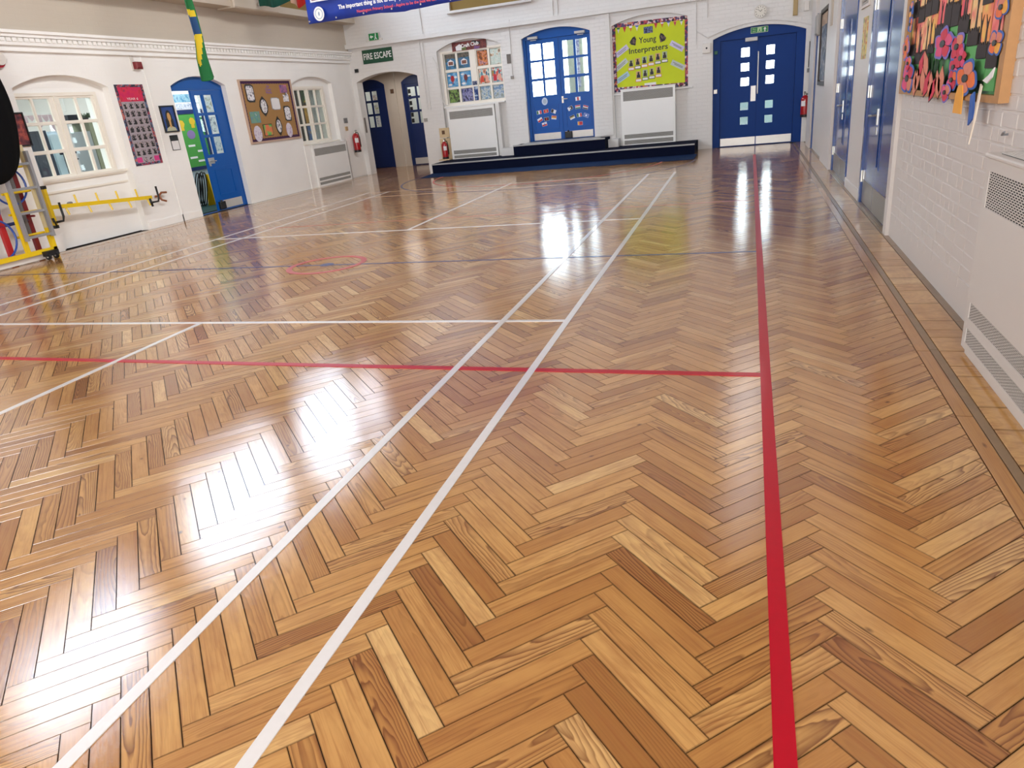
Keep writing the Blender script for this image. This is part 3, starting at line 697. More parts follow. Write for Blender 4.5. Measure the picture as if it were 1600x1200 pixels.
# classroom seen through window 1
CBM = lambda a, b, d: Vector((-9.2 + d, a, b))
obj_ = obj('notice_board', MB(CBM).box(2.2, 3.9, 0.6, 1.75, 0, 0.03), paint('slate_board', (58, 66, 78), 0.6)); tag(obj_, 'slate grey board on the far classroom wall seen through the left window', 'board')
obj_ = obj('white_board', MB(CBM).bbox(2.6, 3.2, 0.9, 1.5, 0.032, 0.05), paint('whiteboard', (214, 236, 246), 0.3)); tag(obj_, 'pale whiteboard fixed over the slate grey board in the classroom', 'whiteboard')
t = thing('paper_bunting', 'pink paper cut-outs hung on a string inside the left window', 'bunting', (-6.55, 2.9, 1.7))
obj('string', MB().tube([(-6.55, 2.2, 2.0), (-6.55, 2.9, 1.96), (-6.55, 3.3, 1.98)], 0.004, 5).tube([(-6.55, 2.2, 2.0), (-6.55, 2.2, 3.0)], 0.004, 5).tube([(-6.55, 3.3, 1.98), (-6.55, 3.3, 3.0)], 0.004, 5), PAPER, t)
for k in range(6):
    yy = 2.50 + k * 0.125; lo = (1.80, 1.86, 1.76, 1.84, 1.68, 1.66)[k]
    obj('cut_out', MB().add([(-6.55, yy - 0.06, 1.95), (-6.55, yy + 0.06, 1.95), (-6.55, yy + 0.055, lo + 0.04), (-6.55, yy, lo), (-6.55, yy - 0.05, lo + 0.07), (-6.545, yy - 0.06, 1.95), (-6.545, yy + 0.06, 1.95), (-6.545, yy + 0.055, lo + 0.04), (-6.545, yy, lo), (-6.545, yy - 0.05, lo + 0.07)], [(0, 1, 2, 3, 4), (9, 8, 7, 6, 5)] + [(i, (i + 1) % 5, 5 + (i + 1) % 5, 5 + i) for i in range(5)]), paint('pink_card', (222, 196, 204), 0.7), t)
t = thing('tall_cabinet', 'dark slate cupboard standing inside the left window', 'cupboard', (-6.75, 2.7, 0))
obj('carcass', MB().box(-6.95, -6.62, 2.54, 2.87, 0.0, 1.72), paint('slate_board', (58, 66, 78), 0.6), t); obj('door_leaf', MB().bbox(2.56, 2.85, 0.05, 1.68, 0, 0.02) if False else MB(lambda a, b, d: Vector((-6.62 + d, a, b))).bbox(2.56, 2.85, 0.05, 1.68, 0, 0.02), paint('slate_board', (58, 66, 78), 0.6), t)
t = thing('white_cabinet', 'white cupboard between the slate cupboard and the grey unit inside the left window', 'cupboard', (-6.8, 3.07, 0))
obj('carcass', MB().box(-7.0, -6.68, 2.93, 3.22, 0.0, 1.70), paint('whiteboard', (226, 240, 246), 0.3), t); obj('door_leaf', MB(lambda a, b, d: Vector((-6.68 + d, a, b))).bbox(2.945, 3.205, 0.05, 1.66, 0, 0.02), paint('whiteboard', (226, 240, 246), 0.3), t)
t = thing('classroom_table', 'white topped table inside the left window with a black stool on it', 'table', (-6.3, 3.2, 0))
obj('table_top', MB().box(-6.56, -6.10, 2.6, 3.9, 0.86, 0.89), PAPER, t)
for x in (-6.53, -6.13):
    for yy in (2.63, 3.87): obj('leg', MB().tube([(x, yy, 0), (x, yy, 0.86)], 0.018, 6), BLACK, t)
t = thing('classroom_stool', 'black stool standing on the white topped table inside the left window', 'stool', (-6.45, 3.07, 0.89))
obj('seat', MB().box(-6.55, -6.40, 2.93, 3.20, 1.33, 1.36), BLACK, t); obj('stretcher', MB().box(-6.50, -6.47, 2.94, 3.19, 1.23, 1.25), BLACK, t)
for yy in (2.94, 3.13): obj('leg', MB().tube([(-6.48, yy, 0.89), (-6.48, yy, 1.34)], 0.010, 6), BLACK, t)
t = thing('grey_unit', 'pale grey and sage storage unit at the right inside the left window', 'cupboard', (-6.8, 3.7, 0))
obj('grey_half', MB().box(-7.0, -6.62, 3.33, 3.72, 0.0, 1.66), paint('grey_half', (186, 192, 196), 0.6), t); obj('sage_half', MB().box(-7.0, -6.62, 3.74, 4.10, 0.0, 1.80), paint('sage_cabinet', (164, 168, 140), 0.6), t); obj('shelf', MB().box(-7.0, -6.60, 3.30, 4.12, 1.80, 1.83), PAPER, t); obj('shelf_side', MB().box(-7.0, -6.62, 3.30, 3.33, 0.0, 1.80), PAPER, t)
t = thing('plant_trough', 'black trough on the shelf of the storage unit inside the left window', 'planter', (-6.75, 3.54, 1.83)); obj('trough', MB().box(-6.85, -6.66, 3.40, 3.68, 1.83, 1.93), BLACK, t); obj('soil', MB().box(-6.84, -6.67, 3.41, 3.67, 1.93, 1.935), DARK, t)
t = thing('potted_plant', 'small dark green plant beside the black trough inside the left window', 'plant', (-6.75, 3.83, 1.83)); obj('pot', MB().lathe((-6.75, 3.83, 1.83), [(0.04, 0.0), (0.05, 0.05)], 12), BLACK, t)
leaf = MB()
for k in range(18):
    a = 2 * PI * k / 18; q_ = 0.06 + 0.03 * (k % 3); leaf.add([(-6.75, 3.83, 1.87), (-6.75 + q_ * math.cos(a), 3.83 + q_ * math.sin(a), 1.96), (-6.75 + 0.1 * math.cos(a + 0.4), 3.83 + 0.1 * math.sin(a + 0.4), 1.88)], [(0, 1, 2)])
obj('foliage', leaf, paint('leaf_green', (38, 72, 30), 0.6), t, kind='stuff')
# room seen through window 2
for k, (x0, x1, z0, z1, c) in enumerate(((-7.08, -6.84, 1.95, 2.35, (34, 70, 40)), (-6.76, -6.55, 1.95, 2.35, (50, 90, 80)), (-7.08, -6.84, 1.42, 1.88, (150, 110, 50)), (-6.76, -6.55, 1.42, 1.88, (60, 80, 150)), (-7.08, -6.84, 0.90, 1.36, (60, 100, 150)), (-6.76, -6.55, 0.90, 1.36, (120, 92, 60)))):
    o_ = obj('wall_poster', MB().box(x0, x1, 11.12, 11.14, z0, z1), pattern('poster_%d' % k, [(0.3, tuple(q // 2 for q in c)), (0.5, c), (0.62, (170, 130, 50)), (0.8, tuple(q // 2 for q in c))], 6))
    tag(o_, ['dark green', 'teal', 'mustard', 'blue', 'pale blue', 'brown'][k] + ' poster on the screen in the room behind the far left window', 'poster')
o_ = obj('room_screen', MB().box(-7.3, -5.9, 11.145, 11.19, 0.0, 2.6), paint('screen_board', (52, 50, 48), 0.8)); tag(o_, 'dark display screen standing in the room behind the far left window', 'screen')
CUR = paint('net_curtain', (190, 194, 196), 0.9)
for nm, y0, lab in (('curtain', 8.47, 'pale net curtain at the left side of the far left window'), ('curtain', 9.56, 'pale net curtain at the right side of the far left window')):
    mm = MB(LM)
    for k in range(8): mm.box(y0 - 0.03 + k * 0.024, y0 - 0.03 + k * 0.024 + 0.024, 0.02, 2.99, -0.34 + 0.012 * (k % 2), -0.325 + 0.012 * (k % 2))
    o_ = obj(nm, mm, CUR); tag(o_, lab, 'curtain')

# things on the left wall
h_ = heater(LM, 8.60, 10.16, 0.0, 0.925, 0.07, 'low white convector heater under the far left window', (0.70, 0.86), [(0.135, 0.20), (0.04, 0.10)], 6, 60, (-5.45, 9.4, 0), d0=-0.08)
obj('heater_surround', MB(LM).box(8.36, 8.59, 0.0, 0.95, -0.10, 0.02).box(10.17, 10.30, 0.0, 0.95, -0.10, 0.0), WHITE_L, wl)
extinguisher(-5.40, 10.62, 0.62, 'red fire extinguisher on the left wall near the fire escape arch', (0.8, -0.6), 0.46, 0.085)
o_ = obj('light_switch', MB(LM).bbox(10.34, 10.50, 1.34, 1.46, 0, 0.02).box(10.40, 10.44, 1.37, 1.43, 0.02, 0.03), paint('grey_switch', (120, 120, 122), 0.4)); tag(o_, 'grey metal switch plate above the left wall extinguisher', 'switch')
o_ = obj('call_point', MB(LM).bbox(10.34, 10.44, 1.16, 1.26, 0, 0.03), paint('tan_plastic', (190, 160, 120), 0.5)); tag(o_, 'tan call point box just below the grey switch plate', 'alarm')
t = thing('alarm_sounder', 'dark red alarm sounder on the wall above the photo chart', 'alarm', (-5.45, 3.95, 2.52))
obj('body', MB(LM).bbox(3.89, 4.03, 2.52, 2.63, 0.012, 0.09, 0.02), paint('dark_red_plastic', (124, 22, 30), 0.35), t)
obj('wall_plate', MB(LM).box(3.86, 3.90, 2.50, 2.75, 0, 0.014).box(3.92, 3.94, 2.63, 2.73, 0, 0.012).box(3.88, 4.03, 2.52, 2.63, 0, 0.012), WHITE, t)
t = thing('alarm_bell', 'round white alarm bell with a red rim high on the left edge of the wall', 'alarm', (-5.45, 1.50, 2.5))
obj('red_base', MB(LM).disc(1.50, 2.61, 0.10, 0.10, 0.0, 0.05, 24), RED, t); obj('white_gong', MB(LM).disc(1.51, 2.625, 0.085, 0.085, 0.05, 0.075, 24).disc(1.51, 2.625, 0.03, 0.03, 0.075, 0.085, 12), WHITE, t)

t = thing('photo_chart', 'tall pink-headed chart of small portraits left of the blue-framed painting', 'chart', (-5.49, 3.68, 1.03))
obj('border_strip', MB(LM).solid(rect(3.38, 3.98, 1.03, 2.29), [rect(3.43, 3.93, 1.07, 2.25)], 0.0, 0.008), pattern('mosaic_border', [(0.0, (60, 50, 70)), (0.25, (150, 60, 80)), (0.45, (90, 110, 140)), (0.65, (190, 110, 100)), (0.8, (40, 40, 60))], 26, 'vor'), t)
obj('pink_header', MB(LM).box(3.43, 3.93, 2.03, 2.25, 0.0, 0.006), pattern('pink_header_print', [(0.35, (204, 24, 92)), (0.55, (214, 40, 80)), (0.66, (190, 40, 60)), (0.75, (110, 40, 120))], 12), t)
text('heading', 'YEAR 6', LM, 3.69, 2.07, 0.05, 0.007, PAPER, t, 0.24)
obj('grey_sheet', MB(LM).box(3.43, 3.93, 1.07, 2.03, 0.0, 0.005), paint('mauve_grey_sheet', (168, 158, 166), 0.7), t)
pc = [pattern('portrait_print_%d' % k, [(0.30, (30, 28, 34)), (0.46, (70, 60, 66)), (0.52, (186, 176, 180)), (0.7, (150, 120, 112))], 34 + 7 * k) for k in range(3)]
for r in range(7):
    for c in range(4):
        a = 3.495 + c * 0.124; b = 1.965 - r * 0.122
        ph = obj('portrait', MB(LM).box(a - 0.045, a + 0.045, b - 0.045, b + 0.045, 0.005, 0.007), pc[(r + c) % 3], t)
        obj('head_shape', MB(LM).disc(a - 0.005, b + 0.005, 0.02, 0.024, 0.007, 0.009, 10).disc(a, b - 0.03, 0.032, 0.016, 0.007, 0.0085, 10), BLACK, ph)
for a in (3.49, 3.87): obj('pink_tile', MB(LM).box(a - 0.055, a + 0.055, 1.08, 1.16, 0.005, 0.008), paint('pink_tile', (206, 60, 130), 0.6), t)
for a in (3.62, 3.74): obj('portrait', MB(LM).box(a - 0.04, a + 0.04, 1.08, 1.15, 0.005, 0.008), pc[1], t)
def portrait(mp, a0, a1, b0, b1, label, loc, bgc, hair, skin, top):
    t = thing('framed_picture', label, 'picture', loc)
    obj('frame', MB(mp).solid(rect(a0, a1, b0, b1), [rect(a0 + 0.02, a1 - 0.02, b0 + 0.02, b1 - 0.02)], 0, 0.025), BLACK, t)
    obj('canvas', MB(mp).box(a0 + 0.02, a1 - 0.02, b0 + 0.02, b1 - 0.02, 0.0, 0.010), paint('canvas_' + label[:9], bgc, 0.6, 0.25, 12), t)
    cx = (a0 + a1) / 2
    obj('hair_shape', MB(mp).disc(cx, b0 + 0.25, 0.072, 0.115, 0.010, 0.012).box(cx - 0.095, cx + 0.085, b0 + 0.05, b0 + 0.22, 0.010, 0.0118), hair, t)
    obj('shoulders', MB(mp).solid([(cx - 0.12, b0 + 0.022), (cx + 0.12, b0 + 0.022), (cx + 0.10, b0 + 0.07), (cx + 0.02, b0 + 0.10), (cx - 0.03, b0 + 0.10), (cx - 0.10, b0 + 0.07)], [], 0.010, 0.0135), top, t)
    obj('face', MB(mp).disc(cx, b0 + 0.25, 0.040, 0.075, 0.010, 0.0145).box(cx - 0.022, cx + 0.022, b0 + 0.08, b0 + 0.2, 0.010, 0.0142), skin, t)
    return t
portrait(LM, 4.22, 4.56, 1.505, 1.945, 'small framed painting of a dark-haired head on blue beside the blue door', (-5.49, 4.39, 1.5), (38, 72, 140), BLACK, paint('ochre_skin', (206, 160, 96), 0.6), paint('pale_top', (190, 190, 160), 0.6))
t = thing('notice_card', 'small white notice card with a black heading below the blue painting', 'notice', (-5.49, 4.39, 1.21))
obj('card', MB(LM).box(4.30, 4.48, 1.21, 1.36, 0, 0.006), PAPER, t); obj('heading_band', MB(LM).box(4.30, 4.48, 1.36, 1.45, 0, 0.007), BLACK, t)
obj('black_edge', MB(LM).solid(rect(4.293, 4.487, 1.203, 1.457), [rect(4.302, 4.478, 1.212, 1.448)], 0, 0.008), BLACK, t)
t = thing('framed_picture', 'narrow framed dark red picture left of the arched window beside the black bag', 'picture', (-5.49, 1.47, 1.5))
obj('frame', MB(LM).solid(rect(1.25, 1.62, 1.50, 1.945), [rect(1.27, 1.60, 1.52, 1.925)], 0, 0.025), BLACK, t)
obj('canvas', MB(LM).box(1.27, 1.60, 1.52, 1.925, 0, 0.01), pattern('dark_red_scene', [(0.3, (50, 30, 44)), (0.48, (120, 54, 58)), (0.6, (176, 84, 70)), (0.75, (70, 40, 60))], 10), t)

# brown display board
t = thing('display_board', 'brown display board with a purple border and paper shapes right of the blue door', 'display board', (-5.48, 7.4, 1.13)); DB = t
obj('wood_frame', MB(LM).solid(rect(6.49, 8.30, 1.135, 2.36), [rect(6.53, 8.26, 1.17, 2.33)], 0, 0.035), paint('pink_beige_frame', (196, 166, 146), 0.5), t)
obj('brown_backing', MB(LM).box(6.53, 8.26, 1.17, 2.33, 0, 0.012), paint('brown_paper', (164, 124, 74), 0.85, 0.06, 15), t)
def scallop(a0, a1, b, sgn, vert=False, n=40):
    P = []
    for i in range(n + 1):
        P.append((a0 + (a1 - a0) * i / n, b + sgn * (0.045 + 0.010 * (i % 2))))
    return [(p[1], p[0]) for p in P] if vert else P
PURP = paint('purple_border', (62, 22, 66), 0.7)
obj('purple_border', MB(LM).solid([(8.26, 2.33), (6.53, 2.33)] + scallop(6.53, 8.26, 2.33, -1), [], 0.012, 0.016).solid([(6.53, 1.17), (8.26, 1.17)] + scallop(8.26, 6.53, 1.17, 1), [], 0.012, 0.016)
    .solid([(6.53, 2.33), (6.53, 1.17)] + scallop(1.17, 2.33, 6.53, 1, True), [], 0.012, 0.0165).solid([(8.26, 1.17), (8.26, 2.33)] + scallop(2.33, 1.17, 8.26, -1, True), [], 0.012, 0.0165), PURP, t)
INK = pattern('pen_drawing', [(0.36, (110, 106, 120)), (0.45, (226, 224, 228)), (0.6, (232, 230, 232)), (0.68, (150, 146, 160))], 22)
LIL = pattern('lilac_drawing', [(0.36, (190, 170, 200)), (0.5, (226, 220, 228)), (0.7, (200, 186, 206))], 16)
def shape(a, b, pts, mat, back=None, k=1.22, nm='paper_shape'):
    if back: s_ = obj('black_mount', MB(LM).solid([(a + x * k, b + y * k) for x, y in pts], [], 0.012, 0.018), back, t)
    obj(nm, MB(LM).solid([(a + x, b + y) for x, y in pts], [], 0.013, 0.021), mat, t)
oval = lambda rx, ry, n=18: [(rx * math.cos(2 * PI * i / n), ry * math.sin(2 * PI * i / n)) for i in range(n)]
lens = lambda rx, ry: [(0, -ry), (rx * 0.7, -ry * 0.55), (rx, 0), (rx * 0.7, ry * 0.55), (0, ry), (-rx * 0.7, ry * 0.55), (-rx, 0), (-rx * 0.7, -ry * 0.55)]
def scroll(w, h): return [(-w, -h * 0.8), (-w * 0.5, -h), (w * 0.8, -h), (w, -h * 0.7), (w, h * 0.8), (w * 0.5, h), (-w * 0.8, h), (-w, h * 0.75)]
shape(6.80, 2.10, scroll(0.11, 0.14), INK, BLACK); shape(7.17, 1.84, oval(0.10, 0.135), INK); obj('black_mount', MB(LM).solid([(7.17 + x, 1.84 + y) for x, y in lens(0.15, 0.20)], [], 0.012, 0.017), BLACK, t)
shape(7.60, 1.88, scroll(0.14, 0.11), PAPER, paint('silver_card', (150, 152, 160), 0.4), 1.12)
shape(7.97, 1.67, scroll(0.10, 0.13), INK, BLACK, 1.2)
shape(6.80, 1.64, rect(-0.16, 0.16, -0.11, 0.11), pattern('sea_scene', [(0.3, (100, 140, 170)), (0.5, (120, 160, 130)), (0.65, (90, 150, 150)), (0.8, (190, 190, 180))], 9))
shape(6.78, 1.32, oval(0.13, 0.16), LIL); shape(7.91, 1.33, oval(0.11, 0.15), LIL)
shape(7.15, 1.375, rect(-0.14, 0.14, -0.105, 0.105), pattern('green_red_scene', [(0.38, (84, 170, 84)), (0.5, (140, 180, 90)), (0.62, (224, 120, 80))], 6), BLACK, 1.12)
shape(7.56, 1.43, oval(0.08, 0.13), INK); obj('black_mount', MB(LM).solid([(7.56 + x, 1.43 + y) for x, y in lens(0.12, 0.20)], [], 0.012, 0.017), BLACK, t)
shape(7.98, 2.16, rect(-0.13, 0.13, -0.07, 0.09), pattern('pink_scene', [(0.35, (214, 120, 140)), (0.55, (150, 100, 140)), (0.7, (90, 80, 120))], 9)); shape(8.02, 2.01, [(-0.11, -0.10), (0.09, -0.10), (0.1, 0.03), (0.03, 0.1), (-0.03, 0.02), (-0.09, 0.05)], INK)
LILAC = paint('lilac_letters', (136, 100, 150), 0.7)
for k, (s_, b) in enumerate((('Our', 2.225), ('Class', 2.165), ('Work', 2.105))): text('title', s_, LM, 7.44, b, 0.07, 0.014, LILAC, t, (0.10, 0.2, 0.22)[k], bold=0.002)

# high boards on the ledge, flags, banner
t = thing('high_board', 'olive board in a white frame on the high ledge of the left wall', 'board', (-5.3, 9.4, 3.70))
LZ = lambda a, b, d: Vector((-5.5 + d, a, b))
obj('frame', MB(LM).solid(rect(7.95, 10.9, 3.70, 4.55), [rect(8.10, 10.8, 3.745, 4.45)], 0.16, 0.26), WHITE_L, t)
obj('olive_panel', MB(LM).box(8.10, 10.8, 3.745, 4.45, 0.16, 0.19), OLIVE, t)
t = thing('high_board', 'olive board behind the green and yellow flag on the left ledge', 'board', (-5.3, 5.0, 3.70))
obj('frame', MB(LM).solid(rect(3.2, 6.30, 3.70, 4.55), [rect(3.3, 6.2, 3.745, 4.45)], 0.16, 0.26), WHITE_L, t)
obj('olive_panel', MB(LM).box(3.3, 6.2, 3.745, 4.45, 0.16, 0.19), OLIVE, t)
t = thing('ceiling_bracket', 'white boxed beam end with a small knob on the left ledge between the olive boards', 'bracket', (-5.2, 7.1, 3.6))
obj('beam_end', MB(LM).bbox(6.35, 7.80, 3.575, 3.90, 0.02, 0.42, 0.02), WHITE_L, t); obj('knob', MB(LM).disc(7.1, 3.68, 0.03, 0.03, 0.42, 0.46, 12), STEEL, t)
t = thing('high_board', 'olive board in a white frame high on the end wall above the picture window', 'board', (-1.65, 11.05, 3.5))
obj('frame', MB(BM).solid(rect(-2.68, -0.60, 3.50, 4.5), [rect(-2.58, -0.70, 3.55, 4.4)], 0, 0.10), WHITE_B, t); obj('olive_panel', MB(BM).box(-2.58, -0.70, 3.55, 4.4, 0, 0.03), OLIVE, t)
F_G = paint('flag_green', (18, 110, 54), 0.75, 0.1, 20); F_Y = paint('flag_yellow', (224, 196, 36), 0.75, 0.06, 20); F_B = paint('flag_blue', (30, 74, 124), 0.75, 0.1, 20)
t = thing('hanging_flag', 'folded green, yellow and blue flag hanging in front of the left wall', 'flag', (-4.0, 3.74, 2.22))
vs, fs, mi = [], [], []
NR, NC = 130, 26
for r in range(NR + 1):
    z = 4.2 - (4.2 - 2.25) * r / NR; k = r / NR
    y0 = 3.66 - 0.10 * max(0, min(1, (2.85 - z) / 0.35)) ; y1 = 3.86 + 0.125 * max(0, (3.35 - z))
    for c in range(NC + 1):
        q = c / NC
        dz = -0.06 * math.sin(PI * min(1, q * 1.15)) * max(0, k - 0.9) * 10
        vs.append((-4.0 + 0.035 * math.cos(q * 3 * PI) * (0.6 + 0.8 * k) + 0.01 * math.sin(9 * k + q * 4), y0 + (y1 - y0) * q, z + dz))
for r in range(NR):
    z = 4.2 - (4.2 - 2.25) * (r + 0.5) / NR
    for c in range(NC):
        q = (c + 0.5) / NC; o = r * (NC + 1) + c; fs.append((o, o + 1, o + NC + 2, o + NC + 1))
        if 2.84 + 0.05 * q <= z <= 3.12 - 0.03 * q: m_ = 2 if q < 0.62 else 0
        elif 3.0 < z <= 3.21 - 0.05 * abs(q - 0.3): m_ = 1 if q < 0.62 else 0
        elif 2.42 <= z < 2.90:
            h_ = (2.84 - z) / 0.42; m_ = 1 if 0.44 * max(0, h_ - 0.12) < q < 0.64 - 0.20 * max(0, h_) else 0
        else: m_ = 0
        mi.append(m_)
m = MB(); m.add(vs, fs); m.mi = mi
fl = obj('flag_cloth', m, [F_G, F_Y, F_B], t, smooth=True)
sm = fl.modifiers.new('thickness', 'SOLIDIFY'); sm.thickness = 0.002
obj('cord', MB().tube([(-4.0, 3.77, 4.19), (-4.0, 3.77, 11.0)], 0.004, 5), PAPER, t)
def pennant(label, x0, x1, yy, z0, z1, mats, sag, stripes):
    t = thing('hanging_flag', label, 'flag', ((x0 + x1) / 2, yy, z0))
    n = len(stripes)
    for k in range(n):
        a, b = x0 + (x1 - x0) * k / n, x0 + (x1 - x0) * (k + 1) / n; vs, fs = [], []
        for i in range(5):
            x = a + (b - a) * i / 4; q = (x - x0) / (x1 - x0); zb = z0 - sag * math.sin(PI * q) + 0.02 * math.sin(9 * q)
            vs += [(x, yy + 0.05 * math.sin(q * 9), zb), (x, yy + 0.05 * math.sin(q * 9), z1)]
        fs = [(2 * i, 2 * i + 2, 2 * i + 3, 2 * i + 1) for i in range(4)]
        o = obj('flag_stripe', MB().add(vs, fs), mats[stripes[k]], t, smooth=True); sm = o.modifiers.new('thickness', 'SOLIDIFY'); sm.thickness = 0.002
    obj('cord', MB().tube([(x0, yy, z1), (x0, yy, 11.0)], 0.004, 5).tube([(x1, yy, z1), (x1, yy, 11.0)], 0.004, 5), PAPER, t)
pennant('dark green flag edge hanging above the high ledge left of the blue banner', -4.98, -4.28, 7.0, 3.63, 4.4, {'g': paint('flag_teal', (14, 82, 70), 0.75)}, 0.05, 'gg')
pennant('white and red flag hanging directly behind the left end of the blue banner', -4.27, -3.9, 7.0, 3.60, 4.4, {'r': paint('flag_red', (186, 34, 26), 0.75), 'w': paint('flag_cream', (206, 170, 150), 0.75)}, 0.10, 'wrr')
t = thing('school_banner', 'long royal blue banner with white and red lettering hanging across the top of the hall', 'banner', (-1.0, 5.0, 2.92))
vs, fs = [], []
NX, NZ = 36, 8
for r in range(NZ + 1):
    for c in range(NX + 1):
        q = c / NX; x = -2.745 + 3.7 * q; z = 2.925 + 1.1 * r / NZ
        if r == 0 and 0.36 < q < 0.62: z -= 0.03 * math.sin((q - 0.36) / 0.26 * PI) * (1 if q < 0.49 else 0.6)
        vs.append((x, 5.0 + 0.02 * math.sin(q * 14 + r * 0.5) * (1 - r / NZ * 0.5), z))
for r in range(NZ):
    for c in range(NX):
        o = r * (NX + 1) + c; fs.append((o, o + 1, o + NX + 2, o + NX + 1))
bn = obj('banner_sheet', MB().add(vs, fs), paint('banner_blue', (26, 58, 158), 0.32, 0.25, 5), t, smooth=True)
sm = bn.modifiers.new('thickness', 'SOLIDIFY'); sm.thickness = 0.002
BN = lambda a, b, d: Vector((a, 4.955 - d, b))
text('lettering', 'The important thing is not to stop questioning.', BN, -1.42, 3.092, 0.085, 0.0, WT, t, 1.42, 0.0, bold=0.0025)
text('lettering', '"Learn from yesterday, live for today.', BN, -1.40, 3.215, 0.085, 0.0, WT, t, 1.22, 0.0, bold=0.0025)
text('lettering', 'Newington Primary School - Aspire to be the best we can', BN, -1.12, 2.992, 0.06, 0.0, paint('banner_red', (226, 84, 92), 0.5), t, 1.38, 0.0, bold=0.001)
obj('crest_disc', MB(BN).disc(-2.50, 3.045, 0.095, 0.105, -0.004, 0.0, 24), WT, t)
obj('crest_ring', MB(BN).solid([(-2.50 + 0.07 * math.cos(2 * PI * i / 20), 3.045 + 0.078 * math.sin(2 * PI * i / 20)) for i in range(20)], [[(-2.50 + 0.06 * math.cos(2 * PI * i / 20), 3.045 + 0.068 * math.sin(2 * PI * i / 20)) for i in range(20)]], 0.0, 0.002).disc(-2.50, 3.045, 0.014, 0.03, 0, 0.002, 10), paint('crest_grey', (150, 170, 190), 0.5), t)
obj('photo_print', MB(BN).solid(rect(-2.62, -2.12, 3.22, 3.60), [rect(-2.60, -2.14, 3.24, 3.58)], -0.004, 0.0), WT, t); obj('photo_print', MB(BN).box(-2.60, -2.14, 3.24, 3.58, -0.004, -0.001), pattern('banner_photo', [(0.35, (150, 110, 140)), (0.5, (196, 170, 186)), (0.65, (120, 90, 110))], 18), t)
for k in range(8): obj('eyelet', MB(BN).disc(-2.70 + k * 0.5, 2.955, 0.013, 0.013, -0.003, 0.001, 10), STEEL, t)
obj('cord', MB().tube([(-2.70, 5.0, 4.0), (-2.70, 5.0, 11.0)], 0.004, 5).tube([(0.9, 5.0, 4.0), (0.9, 5.0, 11.0)], 0.004, 5), PAPER, t)

# ------------------------------------------------------------------ lobby behind the fire-escape arch
SHADE = paint('lobby_wall', (196, 184, 170), 0.6, 0.04, 3)
YL = 13.1
LB = lambda a, b, d: Vector((a, YL - d, b))
LD1 = arch(-6.50, -5.63, 0.0, 2.24, 2.40); LD2 = arch(-5.10, -4.23, 0.0, 2.24, 2.40)
wlb = wall_with_floor_gaps('wall_lobby', LB, -6.75, -3.5, 2.9, [LD1, LD2], [], SHADE, 0.15)
obj('wall_lobby', MB().box(-6.75, -5.82, 11.26, 11.4, 0, 2.9), SHADE, kind='structure')
obj('wall_lobby', MB().box(-6.75, -6.6, 11.4, 13.1, 0, 2.9), SHADE, kind='structure')
obj('wall_lobby', MB().box(-3.65, -3.5, 11.42, 12.94, 0, 2.9), SHADE, kind='structure')
obj('ceiling_lobby', MB().box(-6.75, -3.5, 11.42, 13.1, 2.9, 3.0), SHADE, kind='structure')
obj('pier_lining', MB(LB).box(-5.50, -5.28, 0.0, 2.9, 0, 0.05), SHADE, wlb)
obj('wall_office', MB().box(-7.0, -3.2, 15.0, 15.1, 0, 2.9), WHITE, kind='structure')
obj('wall_office', MB().box(-7.1, -7.0, 13.1, 15.1, 0, 3.0), WHITE, kind='structure')
obj('wall_office', MB().box(-3.2, -3.1, 13.1, 15.1, 0, 3.0), WHITE, kind='structure')
obj('wall_office', MB().box(-7.0, -6.76, 13.1, 13.25, 0, 3.0), WHITE, kind='structure')
obj('wall_office', MB().box(-3.49, -3.2, 13.1, 13.25, 0, 3.0), WHITE, kind='structure')
obj('ceiling_office', MB().box(-7.0, -3.2, 13.25, 15.1, 2.9, 3.0), WHITE, kind='structure')
for n_, A, cols, lab in ((2, (-6.50, -5.63), [(-6.30, -6.13), (-6.09, -5.92)], 'dark blue half-glazed arched door at the left of the lobby behind the arch'), (3, (-5.10, -4.23), [(-4.97, -4.72), (-4.68, -4.43)], 'dark blue half-glazed arched door at the right of the lobby behind the arch')):
    d_ = thing('door_%d' % n_, lab, None, ((A[0] + A[1]) / 2, YL, 0), kind='structure')
    obj('door_frame', MB(LB).solid(arch(A[0] - 0.02, A[1] + 0.02, 0.0, 2.26, 2.42), [rect(A[0] + 0.07, A[1] - 0.07, 0.001, 2.18)], -0.12, -0.02), NAVY, d_)
    obj('door_stop', MB(LB).solid(rect(A[0] + 0.03, A[1] - 0.03, 0.0, 2.22), [rect(A[0] + 0.12, A[1] - 0.12, 0.04, 2.14)], -0.12, -0.092), NAVY, d_)
    lf = glazed('door_leaf', LB, A[0] + 0.072, A[1] - 0.072, 0.01, 2.175, grid(cols, [(1.13, 1.44), (1.49, 1.80), (1.85, 2.10)]), -0.09, -0.045, NAVY, d_)
    obj('kick_plate', MB(LB).box(A[0] + 0.10, A[1] - 0.12, 0.03, 0.20, -0.045, -0.041), KICK if n_ == 3 else NAVY, lf)
    obj('door_panel', MB(LB).solid(rect(A[0] + 0.16, A[1] - 0.16, 0.30, 1.0), [rect(A[0] + 0.18, A[1] - 0.18, 0.32, 0.98)], -0.045, -0.038), NAVY, lf)
    if n_ == 2:
        for k, b in enumerate((1.90, 1.62, 1.30)):
            obj('paper_picture', MB(LB).box(-6.06, -5.95, b - 0.10, b + 0.10, -0.064, -0.062), pattern('door_print_%d' % k, [(0.35, ((190, 120, 90), (170, 180, 120), (200, 205, 220))[k]), (0.55, (225, 225, 220)), (0.7, (90, 110, 160))], 20), lf)
    else:
        for k in range(6): obj('dark_card', MB(LB).box(-4.95, -4.87, 1.16 + k * 0.155, 1.27 + k * 0.155, -0.064, -0.062), BLACK, lf)
